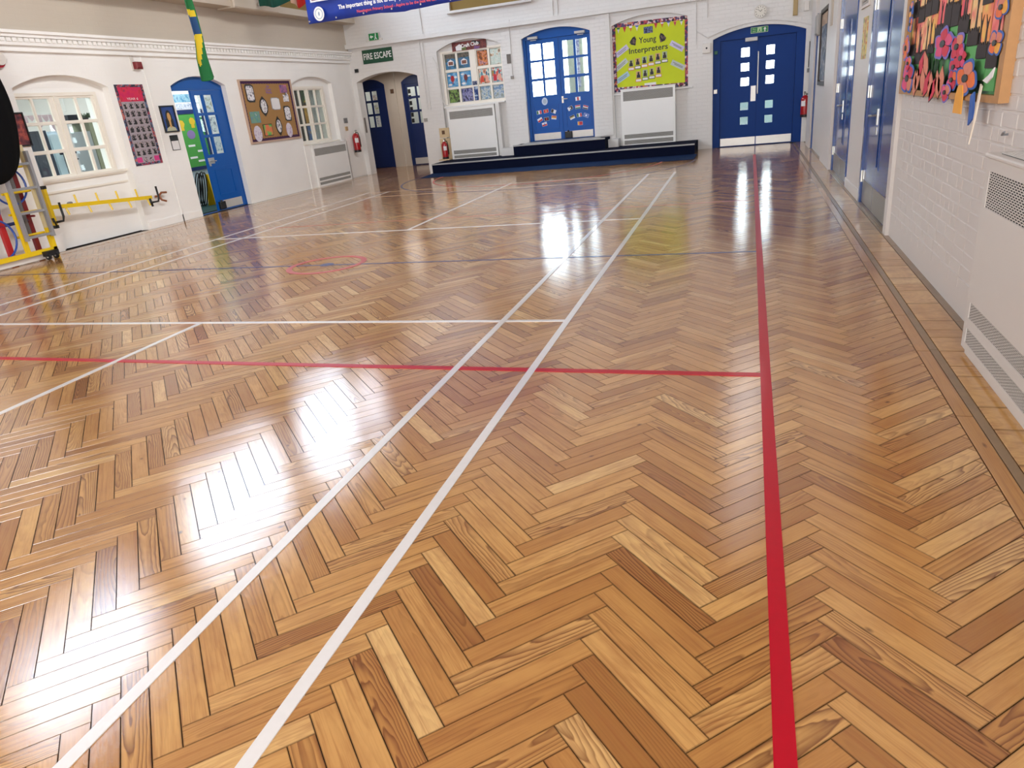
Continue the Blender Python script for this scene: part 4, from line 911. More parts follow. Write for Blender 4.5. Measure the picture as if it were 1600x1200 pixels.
o_ = obj('call_point', MB(LB).bbox(-5.43, -5.33, 1.98, 2.09, 0.05, 0.08, 0.01), paint('brown_plastic', (96, 70, 52), 0.4)); tag(o_, 'small brown box on the lobby pier between the dark blue doors', 'alarm')
o_ = obj('push_plate', MB(LM).box(11.14, 11.26, 1.08, 1.45, 0.12, 0.135) if False else MB().box(-5.385, -5.37, 11.16, 11.24, 1.05, 1.42), paint('grey_keypad', (120, 112, 106), 0.4)); tag(o_, 'grey entry panel on the left jamb of the fire escape arch', 'panel')

# ------------------------------------------------------------------ end wall: signs, conduits, picture window, heaters
t = thing('fire_escape_sign', 'green FIRE ESCAPE sign with white capitals above the lobby arch', 'sign', (-4.67, 11.08, 2.66))
obj('sign_board', MB(BM).bbox(-5.09, -4.26, 2.665, 2.98, 0, 0.02, 0.004), GREEN_S, t)
text('lettering', 'FIRE ESCAPE', BM, -4.675, 2.82, 0.20, 0.0205, WT, t, 0.77, bold=0.002)
t = thing('exit_light', 'small green running-man exit light on the ledge above the FIRE ESCAPE sign', 'sign', (-4.68, 11.0, 3.15))
obj('lamp_box', MB(BM).bbox(-4.88, -4.46, 3.152, 3.20, 0.0, 0.09, 0.01).box(-4.80, -4.52, 3.20, 3.33, 0.03, 0.05), WHITE, t)
obj('green_plate', MB(BM).box(-4.79, -4.53, 3.165, 3.32, 0.09, 0.094), GREEN_E, t)
obj('running_man', MB(BM).disc(-4.60, 3.295, 0.014, 0.016, 0.094, 0.097, 10).rot(-4.61, 3.25, 0.022, 0.06, -0.3, 0.094, 0.097).rot(-4.625, 3.20, 0.015, 0.055, -0.6, 0.094, 0.0972).rot(-4.59, 3.20, 0.015, 0.055, 0.5, 0.094, 0.0974), WT, t)
obj('arrow', MB(BM).solid([(-4.76, 3.245), (-4.72, 3.29), (-4.72, 3.258), (-4.67, 3.258), (-4.67, 3.232), (-4.72, 3.232), (-4.72, 3.20)], [], 0.094, 0.097), WT, t)
con = MB(BM)
for P_ in ([(-3.38, 3.045), (-3.40, 4.2)], [(-3.50, 1.45), (-3.50, 3.045)], [(-3.42, 1.45), (-3.42, 3.045)], [(-1.21, 2.0), (-1.19, 3.045)], [(-1.19, 3.15), (-1.17, 3.2)], [(-0.12, 3.15), (-0.12, 4.2)], [(-0.01, 3.15), (-0.01, 4.2)], [(3.035, 2.2), (3.035, 3.045)], [(3.27, 2.70), (3.27, 3.045)]):
    con.tube([(a, b, 0.014) for a, b in P_], 0.011, 6)
obj('conduit', con, WHITE_B, wb, kind='stuff')
obj('conduit', MB(BM).tube([(-3.20, 2.62, 0.012), (-3.12, 2.45, 0.012), (-3.10, 2.0, 0.012), (-3.12, 1.70, 0.012), (-3.02, 1.52, 0.012), (-2.95, 1.50, 0.012)], 0.010, 6), WHITE_B, wb)
for lab, a, b, w, h, c in (('dark grey switch box on the end wall left of the glazed blue doors', -1.26, 2.38, 0.10, 0.20, (104, 98, 92)), ('small grey switch below the dark switch box left of the glazed doors', -1.22, 1.97, 0.07, 0.06, (140, 136, 130)), ('small grey switch on the pier right of the lobby arch', -3.60, 1.22, 0.09, 0.08, (160, 156, 150))):
    o_ = obj('light_switch', MB(BM).bbox(a - w / 2, a + w / 2, b - h / 2, b + h / 2, 0, 0.03), paint('switch_grey_%d' % c[0], c, 0.4)); tag(o_, lab, 'switch')
o_ = obj('motion_sensor', MB(BM).bbox(-5.36, -5.27, 2.50, 2.58, 0.0, 0.06, 0.015), BLACK); tag(o_, 'small black sensor in the corner left of the FIRE ESCAPE sign', 'sensor')

w3 = thing('window_3', 'arched bay window of twelve panes filled with childrens pictures left of the glazed blue doors', None, (-2.2, 11.2, 1.5), kind='structure')
obj('window_frame', MB(BM).solid(rect(-3.04, -1.45, 1.46, 2.72), [rect(-2.97, -2.27, 1.52, 2.68), rect(-2.13, -1.47, 1.52, 2.68)], -0.16, -0.08), JOINERY, w3)
obj('backing_paper', MB(BM).box(-3.0, -1.45, 1.5, 2.70, -0.20, -0.19), paint('backing_white', (222, 226, 224), 0.8), w3)
rows3 = [(1.54, 1.86), (1.90, 2.25), (2.30, 2.66)]
SKYP = pattern('sky_blue_print', [(0.3, (48, 120, 172)), (0.5, (70, 146, 196)), (0.75, (190, 214, 226))], 9)
prints = {}
def pp(nm, stops, sc): return pattern(nm, stops, sc)
CARD = [[pp('leaf_print', [(0.36, (60, 58, 44)), (0.46, (96, 130, 66)), (0.58, (140, 170, 90)), (0.68, (74, 62, 46))], 16), SKYP, pp('house_print_a', [(0.3, (40, 70, 76)), (0.5, (60, 124, 168)), (0.62, (84, 92, 70))], 9)],
        [pp('violet_print', [(0.36, (52, 56, 112)), (0.5, (150, 150, 196)), (0.64, (40, 44, 70))], 15), SKYP, pp('house_print_b', [(0.3, (56, 74, 66)), (0.5, (58, 118, 160)), (0.66, (104, 90, 80))], 10)],
        [pp('striped_sea_print', [(0.4, (120, 150, 176)), (0.5, (196, 206, 210)), (0.62, (150, 160, 150))], 14), pp('bottle_print_a', [(0.34, (34, 110, 120)), (0.48, (206, 226, 220)), (0.58, (226, 140, 110)), (0.7, (40, 90, 70))], 10), pp('orange_print', [(0.34, (110, 60, 36)), (0.5, (214, 130, 64)), (0.6, (190, 140, 150)), (0.7, (90, 56, 40))], 16)],
        [pp('striped_sea_print_b', [(0.4, (110, 140, 176)), (0.5, (190, 200, 206)), (0.64, (140, 150, 144))], 15), pp('bottle_print_b', [(0.34, (40, 96, 140)), (0.48, (200, 222, 214)), (0.58, (206, 60, 60)), (0.7, (150, 150, 60))], 10), pp('pale_figure_print', [(0.36, (190, 206, 196)), (0.52, (214, 224, 216)), (0.62, (196, 150, 100)), (0.7, (70, 80, 96))], 10)]]
cols3 = [(-2.95, -2.65), (-2.61, -2.29), (-2.11, -1.82), (-1.78, -1.49)]
for s_ in (0, 2):
    fr_ = glazed('sash', BM, (-2.97, 0, -2.13)[s_], (-2.27, 0, -1.47)[s_], 1.52, 2.68, grid(cols3[s_:s_ + 2], rows3), -0.15, -0.10, JOINERY, w3)
    for ci in (s_, s_ + 1):
        for ri in range(3):
            c = cols3[ci]; r = rows3[ri]; a0, a1 = c[0] + 0.02, c[1] - 0.015; b0, b1 = r[0] + 0.015, r[1] - 0.015
            pa = obj('paper_picture', MB(BM).box(a0, a1, b0, b1, -0.123, -0.121), CARD[ci][ri], fr_)
            ca, cb = (a0 + a1) / 2, (b0 + b1) / 2
            if ri == 2 and ci < 2:
                obj('house_shape', MB(BM).solid([(ca - 0.08, cb - 0.09), (ca + 0.08, cb - 0.09), (ca + 0.08, cb + 0.0), (ca, cb + 0.05), (ca - 0.08, cb + 0.0)], [], -0.121, -0.1195), PAPER, pa); obj('house_front', MB(BM).box(ca - 0.06, ca + 0.06, cb - 0.075, cb, -0.1195, -0.118), paint('brick_print', (130, 84, 70), 0.7), pa)
                obj('dark_top', MB(BM).box(a0, a1, cb + 0.07, b1, -0.121, -0.1198), pp('foliage_print', [(0.4, (60, 64, 52)), (0.55, (120, 104, 92)), (0.7, (50, 70, 60))], 22), pa)
            if ri == 1 and ci < 2: obj('balloon_shape', MB(BM).disc(ca, cb + 0.02, 0.05, 0.075, -0.121, -0.1195, 14).box(ca - 0.012, ca + 0.012, cb - 0.09, cb - 0.06, -0.121, -0.1196), RED if ci == 0 else paint('maroon_print', (110, 50, 50), 0.6), pa); obj('cloud_shape', MB(BM).disc(ca + 0.08, cb + 0.05, 0.04, 0.025, -0.121, -0.1197, 10).disc(ca - 0.07, cb - 0.11, 0.05, 0.025, -0.121, -0.1197, 10).disc(ca - 0.08, cb + 0.10, 0.04, 0.02, -0.121, -0.1197, 10), PAPER, pa)
            if ri == 1 and ci >= 2:
                for k, cc in enumerate(((206, 70, 48), (222, 160, 140)) if ci == 2 else ((196, 40, 60), (160, 160, 70))):
                    x = ca - 0.06 + 0.12 * k; obj('bottle_shape', MB(BM).solid([(x - 0.045, cb - 0.13), (x + 0.045, cb - 0.13), (x + 0.04, cb - 0.03), (x + 0.014, cb + 0.02), (x - 0.014, cb + 0.02), (x - 0.04, cb - 0.03)], [], -0.121, -0.1195), paint('bottle_%d' % cc[1], cc, 0.6), pa); obj('bottle_neck', MB(BM).box(x - 0.016, x + 0.016, cb + 0.02, cb + 0.10, -0.121, -0.1195), paint('neck_teal', (40, 110, 140), 0.6), pa)
obj('blind_strip', MB(BM).box(-2.25, -2.15, 1.55, 1.87, -0.08, -0.074), pp('blue_strip_print', [(0.4, (30, 60, 120)), (0.55, (180, 200, 220)), (0.65, (40, 80, 140))], 14), w3)
obj('blind_strip', MB(BM).box(-2.27, -2.15, 1.90, 1.99, -0.08, -0.074), pp('navy_strip_print', [(0.4, (40, 46, 76)), (0.6, (110, 120, 150))], 30), w3)
t = thing('club_sign', 'maroon craft club sign with white letters over the picture window', 'sign', (-2.26, 11.16, 2.70))
obj('sign_board', MB(BM).solid([(-2.70, 2.69), (-1.82, 2.69), (-1.82, 2.885), (-2.70, 2.885)], [], -0.088, -0.075), pp('maroon_print_bg', [(0.36, (96, 40, 38)), (0.5, (130, 60, 50)), (0.62, (84, 34, 44))], 16), t)
obj('lilac_patch', MB(BM).solid([(-2.60, 2.70), (-2.46, 2.70), (-2.44, 2.80), (-2.50, 2.84), (-2.61, 2.79)], [], -0.075, -0.073), PAPER, t); obj('green_patch', MB(BM).box(-2.46, -2.34, 2.70, 2.76, -0.075, -0.0735), paint('moss_patch', (96, 110, 50), 0.6), t); obj('violet_patch', MB(BM).solid([(-2.15, 2.69), (-2.02, 2.69), (-1.98, 2.74), (-2.12, 2.76)], [], -0.075, -0.073), paint('violet_patch', (120, 80, 130), 0.6), t); obj('dark_patch', MB(BM).solid([(-2.2, 2.86), (-1.98, 2.78), (-1.97, 2.84), (-2.15, 2.885)], [], -0.075, -0.073), BLACK, t)
text('lettering', 'Craft Club', BM, -2.24, 2.80, 0.11, -0.0725, WT, t, 0.46, 0.06, bold=0.003)
heater(BM, -2.96, -1.72, 0.222, 1.42, 0.10, 'tall white convector heater on the blue platform below the picture window', (1.17, 1.35), [(0.34, 0.43), (0.24, 0.31)], 8, 60, (-2.34, 11.0, 0.222), d0=-0.085)
obj('pipe_boxing', MB(BM).box(-1.70, -1.60, 0.222, 1.45, -0.085, 0.08), WHITE_B, wb)
obj('window_ledge', MB(BM).bbox(-3.06, -1.46, 1.44, 1.475, -0.10, 0.02, 0.006), WHITE_B, wb)
t = thing('extinguisher_board', 'pale wooden backboard and plinth for the small extinguisher on the platform', 'board', (-3.15, 10.95, 0.222))
obj('backboard', MB(BM).box(-3.28, -3.0, 0.25, 0.74, 0.002, 0.02), paint('pale_ply', (214, 190, 150), 0.5, 0.06, 10), t); obj('sign_panel', MB(BM).box(-3.27, -3.0, 0.76, 0.99, 0.002, 0.022), paint('pale_ply', (214, 190, 150), 0.5), t)
obj('plinth', MB(BM).box(-3.29, -3.0, 0.222, 0.25, 0.002, 0.22), paint('pale_ply', (214, 190, 150), 0.5), t); obj('symbol_plate', MB(BM).box(-3.20, -3.12, 0.84, 0.93, 0.022, 0.024), paint('brown_symbol', (100, 70, 44), 0.5), t)
extinguisher(-3.13, 10.97, 0.25, 'small red fire extinguisher standing on the plinth at the left end of the platform', (0.7, -0.7), 0.42, 0.075)

# ------------------------------------------------------------------ platform and steps
t = thing('platform', 'long navy carpeted platform with a grey edge along the end wall', 'platform', (0, 10.5, 0))
obj('riser', MB().box(-3.09, 3.08, 9.95, 11.09, 0.0, 0.205), CARPET_N, t)
obj('deck', MB().box(-3.09, 3.08, 9.99, 11.09, 0.205, 0.220), CARPET_N, t)
obj('nosing', MB().bbox(-3.09, 3.08, 9.935, 9.99, 0.195, 0.222, 0.004), GREYN, t)
obj('end_cap', MB().box(-3.16, -3.092, 9.97, 11.09, 0.0, 0.21), WHITE_B, t)
t = thing('door_step', 'navy carpeted upper step with a grey edge under the glazed blue doors', 'step', (-0.04, 10.75, 0.222))
obj('riser', MB().box(-1.14, 1.06, 10.42, 11.09, 0.2225, 0.455), CARPET_N, t)
obj('nosing', MB().bbox(-1.14, 1.06, 10.40, 10.46, 0.44, 0.472, 0.004), GREYN, t)
obj('tread', MB().box(-0.95, 0.87, 10.46, 11.30, 0.455, 0.470), GREYN, t)
obj('side_plinth', MB().box(-1.58, -1.145, 10.80, 11.09, 0.2225, 0.40), WHITE_B, t); obj('side_plinth', MB().box(1.065, 1.30, 10.80, 11.09, 0.2225, 0.40), WHITE_B, t)
o_ = obj('carpet_strip', MB().solid([(-2.98, 8.95), (3.14, 8.78), (3.14, 9.93), (-3.09, 9.93)], [], 0.003, 0.009), CARPET_B); tag(o_, 'royal blue carpet strip on the floor in front of the navy platform', 'carpet')

# ------------------------------------------------------------------ glazed blue double doors
d4 = thing('door_4', 'glazed royal blue double doors with flag stickers above the steps', None, (-0.11, 11.2, 0.47), kind='structure')
obj('door_frame', MB(BM).solid(arch(-0.95, 0.72, 0.47, 2.78, 2.94), [rect(-0.86, 0.67, 0.471, 2.72)], -0.22, -0.10), BLUE, d4)
obj('door_stop', MB(BM).solid(rect(-0.90, 0.70, 0.471, 2.75), [rect(-0.80, -0.17, 0.50, 2.66), rect(-0.01, 0.62, 0.50, 2.66)], -0.20, -0.172), BLUE, d4)
rowsM = [(1.49, 1.83), (1.88, 2.24), (2.28, 2.63)]
lfa = glazed('door_leaf', BM, -0.855, -0.095, 0.48, 2.715, grid([(-0.78, -0.50), (-0.46, -0.19)], rowsM), -0.17, -0.12, BLUE, d4)
lfb = glazed('door_leaf', BM, -0.09, 0.665, 0.48, 2.715, grid([(0.01, 0.28), (0.325, 0.60)], rowsM), -0.17, -0.12, BLUE, d4)
for lf, a0, a1 in ((lfa, -0.78, -0.17), (lfb, 0.0, 0.62)):
    obj('door_panel', MB(BM).solid(rect(a0, a1, 0.73, 1.27), [rect(a0 + 0.018, a1 - 0.018, 0.748, 1.252)], -0.12, -0.111), BLUE, lf)
    obj('kick_plate', MB(BM).box(a0 - 0.04, a1 + 0.02, 0.49, 0.645, -0.12, -0.117), KICK, lf, label='aluminium kick plate')
lever(BM, -0.055, 1.38, -0.12, 1, lfb)
obj('meeting_strip', MB(BM).box(-0.115, -0.08, 0.49, 2.71, -0.12, -0.108), BLUE, lfa)
for lf, a0, s in ((lfa, -0.79, 1), (lfb, 0.33, 1)):
    obj('door_closer', MB(BM).bbox(a0, a0 + 0.24, 2.73, 2.785, -0.10, -0.04, 0.006).box(a0 + 0.06, a0 + 0.20, 2.70, 2.715, -0.09, -0.07), paint('closer_grey', (196, 194, 190), 0.4), lf, label='grey door closer')
obj('round_sign', MB(BM).disc(-0.50, 1.365, 0.072, 0.085, -0.12, -0.116, 24), paint('pale_blue_sign', (196, 212, 232), 0.5), lfa)
obj('round_sign_print', MB(BM).disc(-0.50, 1.365, 0.045, 0.052, -0.116, -0.1155, 20), paint('sign_grey', (170, 186, 204), 0.5), lfa)
obj('door_holder', MB(BM).bbox(-0.045, 0.135, 0.49, 0.64, -0.12, -0.07, 0.01).tube([(0.04, 0.64, -0.09), (0.04, 0.67, -0.09)], 0.02, 8), BLACK, lfb, label='black door holder box')
FC = lambda nm, c: paint('flag_' + nm, c, 0.5, 0.02)
fr_, fw, fk, fg, fb_, fyl, fgr = FC('r', (196, 44, 56)), FC('w', (230, 232, 238)), FC('k', (26, 28, 34)), FC('g', (40, 110, 60)), FC('b', (90, 120, 190)), FC('y', (214, 160, 70)), FC('gold', (196, 180, 120))
def sticker(par, a, b, ang, bands, vertical=False, spot=None):
    w, h = 0.115, 0.075; c, s = math.cos(ang), math.sin(ang)
    base = obj('flag_sticker', MB(BM).rot(a, b, w + 0.008, h + 0.008, ang, -0.12, -0.1185), fw, par)
    n = len(bands)
    for k, m_ in enumerate(bands):
        if vertical: ox, oy, ww, hh = -w / 2 + w * (k + 0.5) / n, 0, w / n, h
        else: ox, oy, ww, hh = 0, h / 2 - h * (k + 0.5) / n, w, h / n
        obj('flag_band', MB(BM).rot(a + ox * c - oy * s, b + ox * s + oy * c, ww, hh, ang, -0.1185, -0.1175), m_, base)
    if spot: obj('flag_emblem', MB(BM).disc(a, b, 0.02, 0.02, -0.1175, -0.1170, 10), spot, base)
sticker(lfa, -0.66, 1.13, 0.1, [fg, fw, fr_], True); sticker(lfa, -0.485, 1.145, 0.15, [fr_, fr_], False, fgr); sticker(lfa, -0.30, 1.125, -0.4, [fk, fw], True)
sticker(lfa, -0.65, 0.96, 0.45, [fw, fr_]); sticker(lfa, -0.485, 0.965, 0.05, [fk, fk], False, fr_); sticker(lfa, -0.30, 0.985, -0.15, [fr_, fyl, fyl, fw]); sticker(lfa, -0.545, 0.85, 0.2, [fw, fr_], False, fb_)
sticker(lfb, 0.315, 1.35, 0.05, [fw, fr_, fw], True); sticker(lfb, 0.115, 1.155, 0.45, [fw, fk, fk], True, fw); sticker(lfb, 0.30, 1.17, 0.05, [fr_, fw, fg]); sticker(lfb, 0.485, 1.145, -0.3, [fr_, fw, fk])
sticker(lfb, 0.15, 0.95, 0.35, [fk, fgr, fw]); sticker(lfb, 0.325, 0.985, 0.1, [fg, fw, fr_], True); sticker(lfb, 0.49, 0.965, -0.4, [fb_, fb_], False, fw); sticker(lfb, 0.335, 0.80, 0.0, [fyl, fr_, fr_], True)
o_ = obj('porch_post', MB().box(-0.19, 0.195, 12.6, 12.8, 0.0, 3.4), paint('sage_post', (98, 102, 86), 0.7)); tag(o_, 'sage porch post outside the right leaf of the glazed blue doors', 'post')
o_ = obj('porch_notice', MB().bbox(0.20, 0.34, 1.5, 2.6, 12.45, 12.59) if False else MB(lambda a, b, d: Vector((a, 12.6 - d, b))).box(0.0, 0.12, 1.62, 2.82, 0.002, 0.012), pattern('notice_print', [(0.4, (60, 60, 84)), (0.55, (116, 118, 116)), (0.7, (74, 70, 84))], 16)); tag(o_, 'strip of small notices on the sage porch post', 'notice')

# ------------------------------------------------------------------ green display board in its bay, heater below
t = thing('display_board', 'lime green Young Interpreters display board with a flag border above the right platform heater', 'display board', (2.02, 11.1, 1.43))
obj('lime_backing', MB(BM).solid([(1.22, 1.47), (2.84, 1.43), (2.84, 2.76), (1.24, 2.78)], [], -0.085, -0.06), paint('lime_paper', (202, 216, 40), 0.8, 0.06, 6), t)
fbm = pattern('flag_border_print', [(0.0, (170, 60, 80)), (0.2, (50, 50, 90)), (0.36, (214, 190, 190)), (0.5, (120, 40, 70)), (0.66, (80, 60, 110)), (0.8, (200, 120, 90)), (0.9, (40, 40, 50))], 24, 'vor')
obj('flag_border', MB(BM).solid([(1.20, 1.40), (2.86, 1.38), (2.86, 2.80), (1.20, 2.82)], [[(1.27, 1.50), (2.79, 1.46), (2.79, 2.72), (1.27, 2.74)]], -0.06, -0.05), fbm, t)
INKG = pattern('dark_letters', [(0.4, (20, 30, 34)), (0.56, (40, 56, 56)), (0.7, (18, 24, 30))], 60)
text('heading', 'Young', BM, 1.98, 2.42, 0.17, -0.059, INKG, t, 0.38, 0.02, bold=0.0025); text('heading', 'Interpreters', BM, 1.99, 2.23, 0.16, -0.059, INKG, t, 0.86, 0.02, bold=0.0025)
pen = ((214, 214, 220), (200, 60, 60), (214, 120, 60), (230, 230, 226), (190, 40, 90))
for k in range(11):
    a = 1.34 + k * 0.138
    if 4 <= k <= 5: continue
    m = MB(BM).solid([(a - 0.04, 2.735), (a + 0.04, 2.735), (a, 2.62)], [], -0.06, -0.056); pe = obj('bunting_flag', m, paint('bunting_%d' % (k % 5), pen[k % 5], 0.6), t)
    obj('bunting_band', MB(BM).solid([(a - 0.04, 2.735), (a + 0.04, 2.735), (a + 0.027, 2.70), (a - 0.027, 2.70)], [], -0.056, -0.0545), (fg, fr_, fw, fb_, fyl)[k % 5], pe)
obj('photo', MB(BM).box(1.90, 2.10, 2.55, 2.68, -0.06, -0.055), pattern('group_photo', [(0.4, (40, 44, 80)), (0.52, (110, 130, 170)), (0.62, (30, 30, 50)), (0.75, (190, 150, 150))], 22), t)
for a, s in ((1.66, 1), (2.31, -1)): obj('head_cutout', MB(BM).solid([(a - 0.05 * s, 2.36), (a + 0.05 * s, 2.33), (a + 0.07 * s, 2.46), (a + 0.04 * s, 2.52), (a - 0.01 * s, 2.50), (a - 0.08 * s, 2.41)], [], -0.06, -0.055), pattern('dark_cutout', [(0.45, (24, 22, 24)), (0.62, (110, 90, 84))], 20), t)
LAV = paint('lavender_card', (206, 200, 226), 0.7); GRY = paint('grey_card', (192, 202, 196), 0.7)
for a, b, an, m_ in ((1.40, 2.25, 0.55, LAV), (1.38, 1.97, 0.6, GRY), (1.40, 1.70, 0.5, paint('pale_blue_card', (170, 204, 216), 0.7)), (2.62, 2.22, -0.55, LAV), (2.64, 1.83, -0.5, GRY)):
    sl = obj('speech_strip', MB(BM).rot(a, b, 0.32, 0.11, an, -0.06, -0.055), m_, t)
    obj('text_line', MB(BM).rot(a, b + 0.012, 0.24, 0.012, an, -0.055, -0.0545), paint('print_grey', (120, 116, 140), 0.7), sl); obj('text_line', MB(BM).rot(a + 0.008, b - 0.018, 0.2, 0.012, an, -0.055, -0.0545), paint('print_grey', (120, 116, 140), 0.7), sl)
for r, (n, a0, b) in enumerate(((6, 1.60, 1.975), (4, 1.76, 1.72))):
    for k in range(n):
        a = a0 + k * 0.150
        bb = b + 0.018 * k
        ca = obj('portrait_card', MB(BM).box(a - 0.055, a + 0.055, bb - 0.065, bb + 0.075, -0.06, -0.055), paint('card_%d' % ((k + r) % 3), ((190, 190, 120), (206, 170, 120), (170, 186, 150))[(k + r) % 3], 0.7), t)
        obj('figure', MB(BM).disc(a, bb + 0.035, 0.022, 0.026, -0.055, -0.053, 10).solid([(a - 0.04, bb - 0.062), (a + 0.04, bb - 0.062), (a + 0.034, bb + 0.0), (a + 0.012, bb + 0.018), (a - 0.012, bb + 0.018), (a - 0.034, bb + 0.0)], [], -0.055, -0.0535), paint('figure_%d' % (k % 2), ((34, 34, 48), (52, 44, 46))[k % 2], 0.6), ca)
        na = obj('name_card', MB(BM).box(a - 0.068, a + 0.068, bb - 0.15, bb - 0.08, -0.06, -0.055), (paint('orange_card', (216, 120, 60), 0.7), paint('green_card', (40, 90, 56), 0.7), BLACK)[(k + (1 if r == 0 and k in (1, 2) else 0)) % 3], t)
        obj('name_field', MB(BM).box(a - 0.058, a + 0.058, bb - 0.138, bb - 0.092, -0.055, -0.054), PAPER, na)
obj('caption_strip', MB(BM).rot(2.02, 1.50, 0.26, 0.06, 0.02, -0.06, -0.055), PAPER, t)
heater(BM, 1.365, 2.585, 0.222, 1.43, 0.10, 'tall white convector heater on the blue platform below the lime green board', (1.19, 1.39), [(0.37, 0.46), (0.24, 0.33)], 8, 60, (1.98, 11.0, 0.222), d0=-0.085)
obj('bay_ledge', MB(BM).bbox(1.18, 2.97, 1.33, 1.37, -0.085, 0.02, 0.006), WHITE_B, wb)
obj('pipe_boxing', MB(BM).box(0.86, 1.16, 0.48, 3.04, 0, 0.04), WHITE_B, wb)

# ------------------------------------------------------------------ right-hand double doors of the end wall
d5 = thing('door_5', 'solid blue double doors with small square windows and kick plates at the right of the end wall', None, (4.33, 11.2, 0), kind='structure')
obj('door_frame', MB(BM).solid(arch(3.36, 5.30, 0.0, 2.27, 2.45), [rect(3.54, 5.09, 0.001, 2.205)], -0.22, -0.08), BLUE_M, d5)
obj('door_stop', MB(BM).solid(rect(3.50, 5.12, 0.0, 2.24), [rect(3.60, 4.28, 0.03, 2.15), rect(4.36, 5.03, 0.03, 2.15)], -0.20, -0.172), BLUE_M, d5)
colsL = [(3.98, 4.16)]; rr = [(0.45, 0.62), (0.755, 0.925), (1.255, 1.43), (1.555, 1.725), (1.84, 2.03)]
lfa = glazed('door_leaf', BM, 3.545, 4.318, 0.01, 2.20, grid([(3.975, 4.155)], rr), -0.17, -0.12, BLUE_M, d5)
lfb = glazed('door_leaf', BM, 4.322, 5.085, 0.01, 2.20, grid([(4.495, 4.67)], rr), -0.17, -0.12, BLUE_M, d5)
obj('kick_plate', MB(BM).box(3.56, 4.31, 0.02, 0.185, -0.12, -0.117), KICK, lfa, label='aluminium kick plate'); obj('kick_plate', MB(BM).box(4.33, 5.07, 0.02, 0.185, -0.12, -0.117), KICK, lfb, label='aluminium kick plate')
obj('pull_handle', MB(BM).tube([(4.335, 1.08, -0.12), (4.335, 1.09, -0.07), (4.335, 1.91, -0.07), (4.335, 1.92, -0.12)], 0.012, 8), paint('white_handle', (238, 236, 228), 0.3), lfb, label='long white pull handle')
obj('push_plate', MB(BM).box(4.195, 4.30, 0.93, 1.245, -0.12, -0.116), KICK, lfa, label='aluminium push plate')
obj('door_closer', MB(BM).bbox(4.06, 4.31, 2.14, 2.215, -0.12, -0.06, 0.006), paint('closer_grey', (196, 194, 190), 0.4), lfa, label='grey door closer')
obj('door_bead', MB(BM).box(3.42, 5.20, 2.215, 2.235, -0.08, -0.065), BLUE_M, d5)
t = thing('exit_sign', 'green and white exit sign with running man and arrow over the solid blue doors', 'sign', (4.34, 11.15, 2.28))
obj('sign_plate', MB(BM).box(4.165, 4.515, 2.285, 2.40, -0.08, -0.07), paint('pale_green_edge', (206, 224, 190), 0.5), t); obj('green_field', MB(BM).box(4.172, 4.508, 2.292, 2.393, -0.07, -0.068), GREEN_E, t)
obj('running_man', MB(BM).box(4.30, 4.385, 2.298, 2.388, -0.068, -0.0675).disc(4.355, 2.372, 0.011, 0.012, -0.0675, -0.066, 8), paint('pale_green_man', (190, 220, 170), 0.5), t); obj('running_legs', MB(BM).rot(4.345, 2.34, 0.018, 0.045, -0.3, -0.0675, -0.0655).rot(4.33, 2.313, 0.011, 0.035, -0.6, -0.0675, -0.0652).rot(4.358, 2.313, 0.011, 0.035, 0.5, -0.0675, -0.0650), GREEN_E, t)
obj('arrow', MB(BM).solid([(4.44, 2.30), (4.46, 2.30), (4.46, 2.345), (4.48, 2.345), (4.45, 2.385), (4.42, 2.345), (4.44, 2.345)], [], -0.068, -0.066), WT, t)
text('lettering', 'Fire', BM, 4.235, 2.362, 0.04, -0.0675, paint('pale_green_man', (190, 220, 170), 0.5), t, 0.06); text('lettering', 'exit', BM, 4.235, 2.322, 0.04, -0.0675, paint('pale_green_man', (190, 220, 170), 0.5), t, 0.06)
t = thing('wall_clock', 'round pale wall clock above the solid blue double doors', 'clock', (4.35, 11.05, 2.57))
obj('case', MB(BM).disc(4.35, 2.68, 0.125, 0.125, 0, 0.05, 32), paint('clock_case', (206, 200, 190), 0.4), t); obj('dial', MB(BM).disc(4.35, 2.68, 0.108, 0.108, 0.05, 0.052, 32), paint('clock_dial', (226, 222, 212), 0.5), t)
for k in range(12):
    a_ = 2 * PI * k / 12; obj('hour_mark', MB(BM).rot(4.35 + 0.09 * math.sin(a_), 2.68 + 0.09 * math.cos(a_), 0.010, 0.022, -a_, 0.052, 0.054), BLACK, t)
obj('hour_hand', MB(BM).rot(4.365, 2.695, 0.010, 0.05, -0.8, 0.052, 0.056), BLACK, t); obj('minute_hand', MB(BM).rot(4.325, 2.70, 0.007, 0.08, 0.9, 0.054, 0.058), BLACK, t)
o_ = obj('alarm_box', MB(BM).bbox(3.17, 3.35, 2.00, 2.20, 0, 0.06, 0.01), WHITE); tag(o_, 'white box with a dark dot left of the solid blue doors', 'panel'); obj('dark_lens', MB(BM).disc(3.26, 2.10, 0.02, 0.02, 0.06, 0.064, 12), BLACK, o_)
for lab, a, b, w, h, m_ in (('pale square control on the left frame of the solid blue doors', 3.45, 1.20, 0.08, 0.09, KICK), ('small green button on the left frame of the solid blue doors', 3.455, 1.99, 0.07, 0.07, paint('button_green', (40, 110, 80), 0.5))):
    o_ = obj('door_control', MB(BM).bbox(a - w / 2, a + w / 2, b - h / 2, b + h / 2, -0.08, -0.055, 0.006), m_); tag(o_, lab, 'control')
o_ = obj('door_bell', MB(BM).disc(4.34, 2.475, 0.03, 0.03, 0, 0.03, 14), WHITE); tag(o_, 'small white sounder directly above the solid blue doors', 'alarm')
o_ = obj('smoke_beam_box', MB(BM).bbox(4.99, 5.08, 2.52, 2.86, 0, 0.06, 0.008), paint('tan_box', (176, 150, 100), 0.5)); tag(o_, 'tan wooden block high on the end wall right of the clock', 'box')
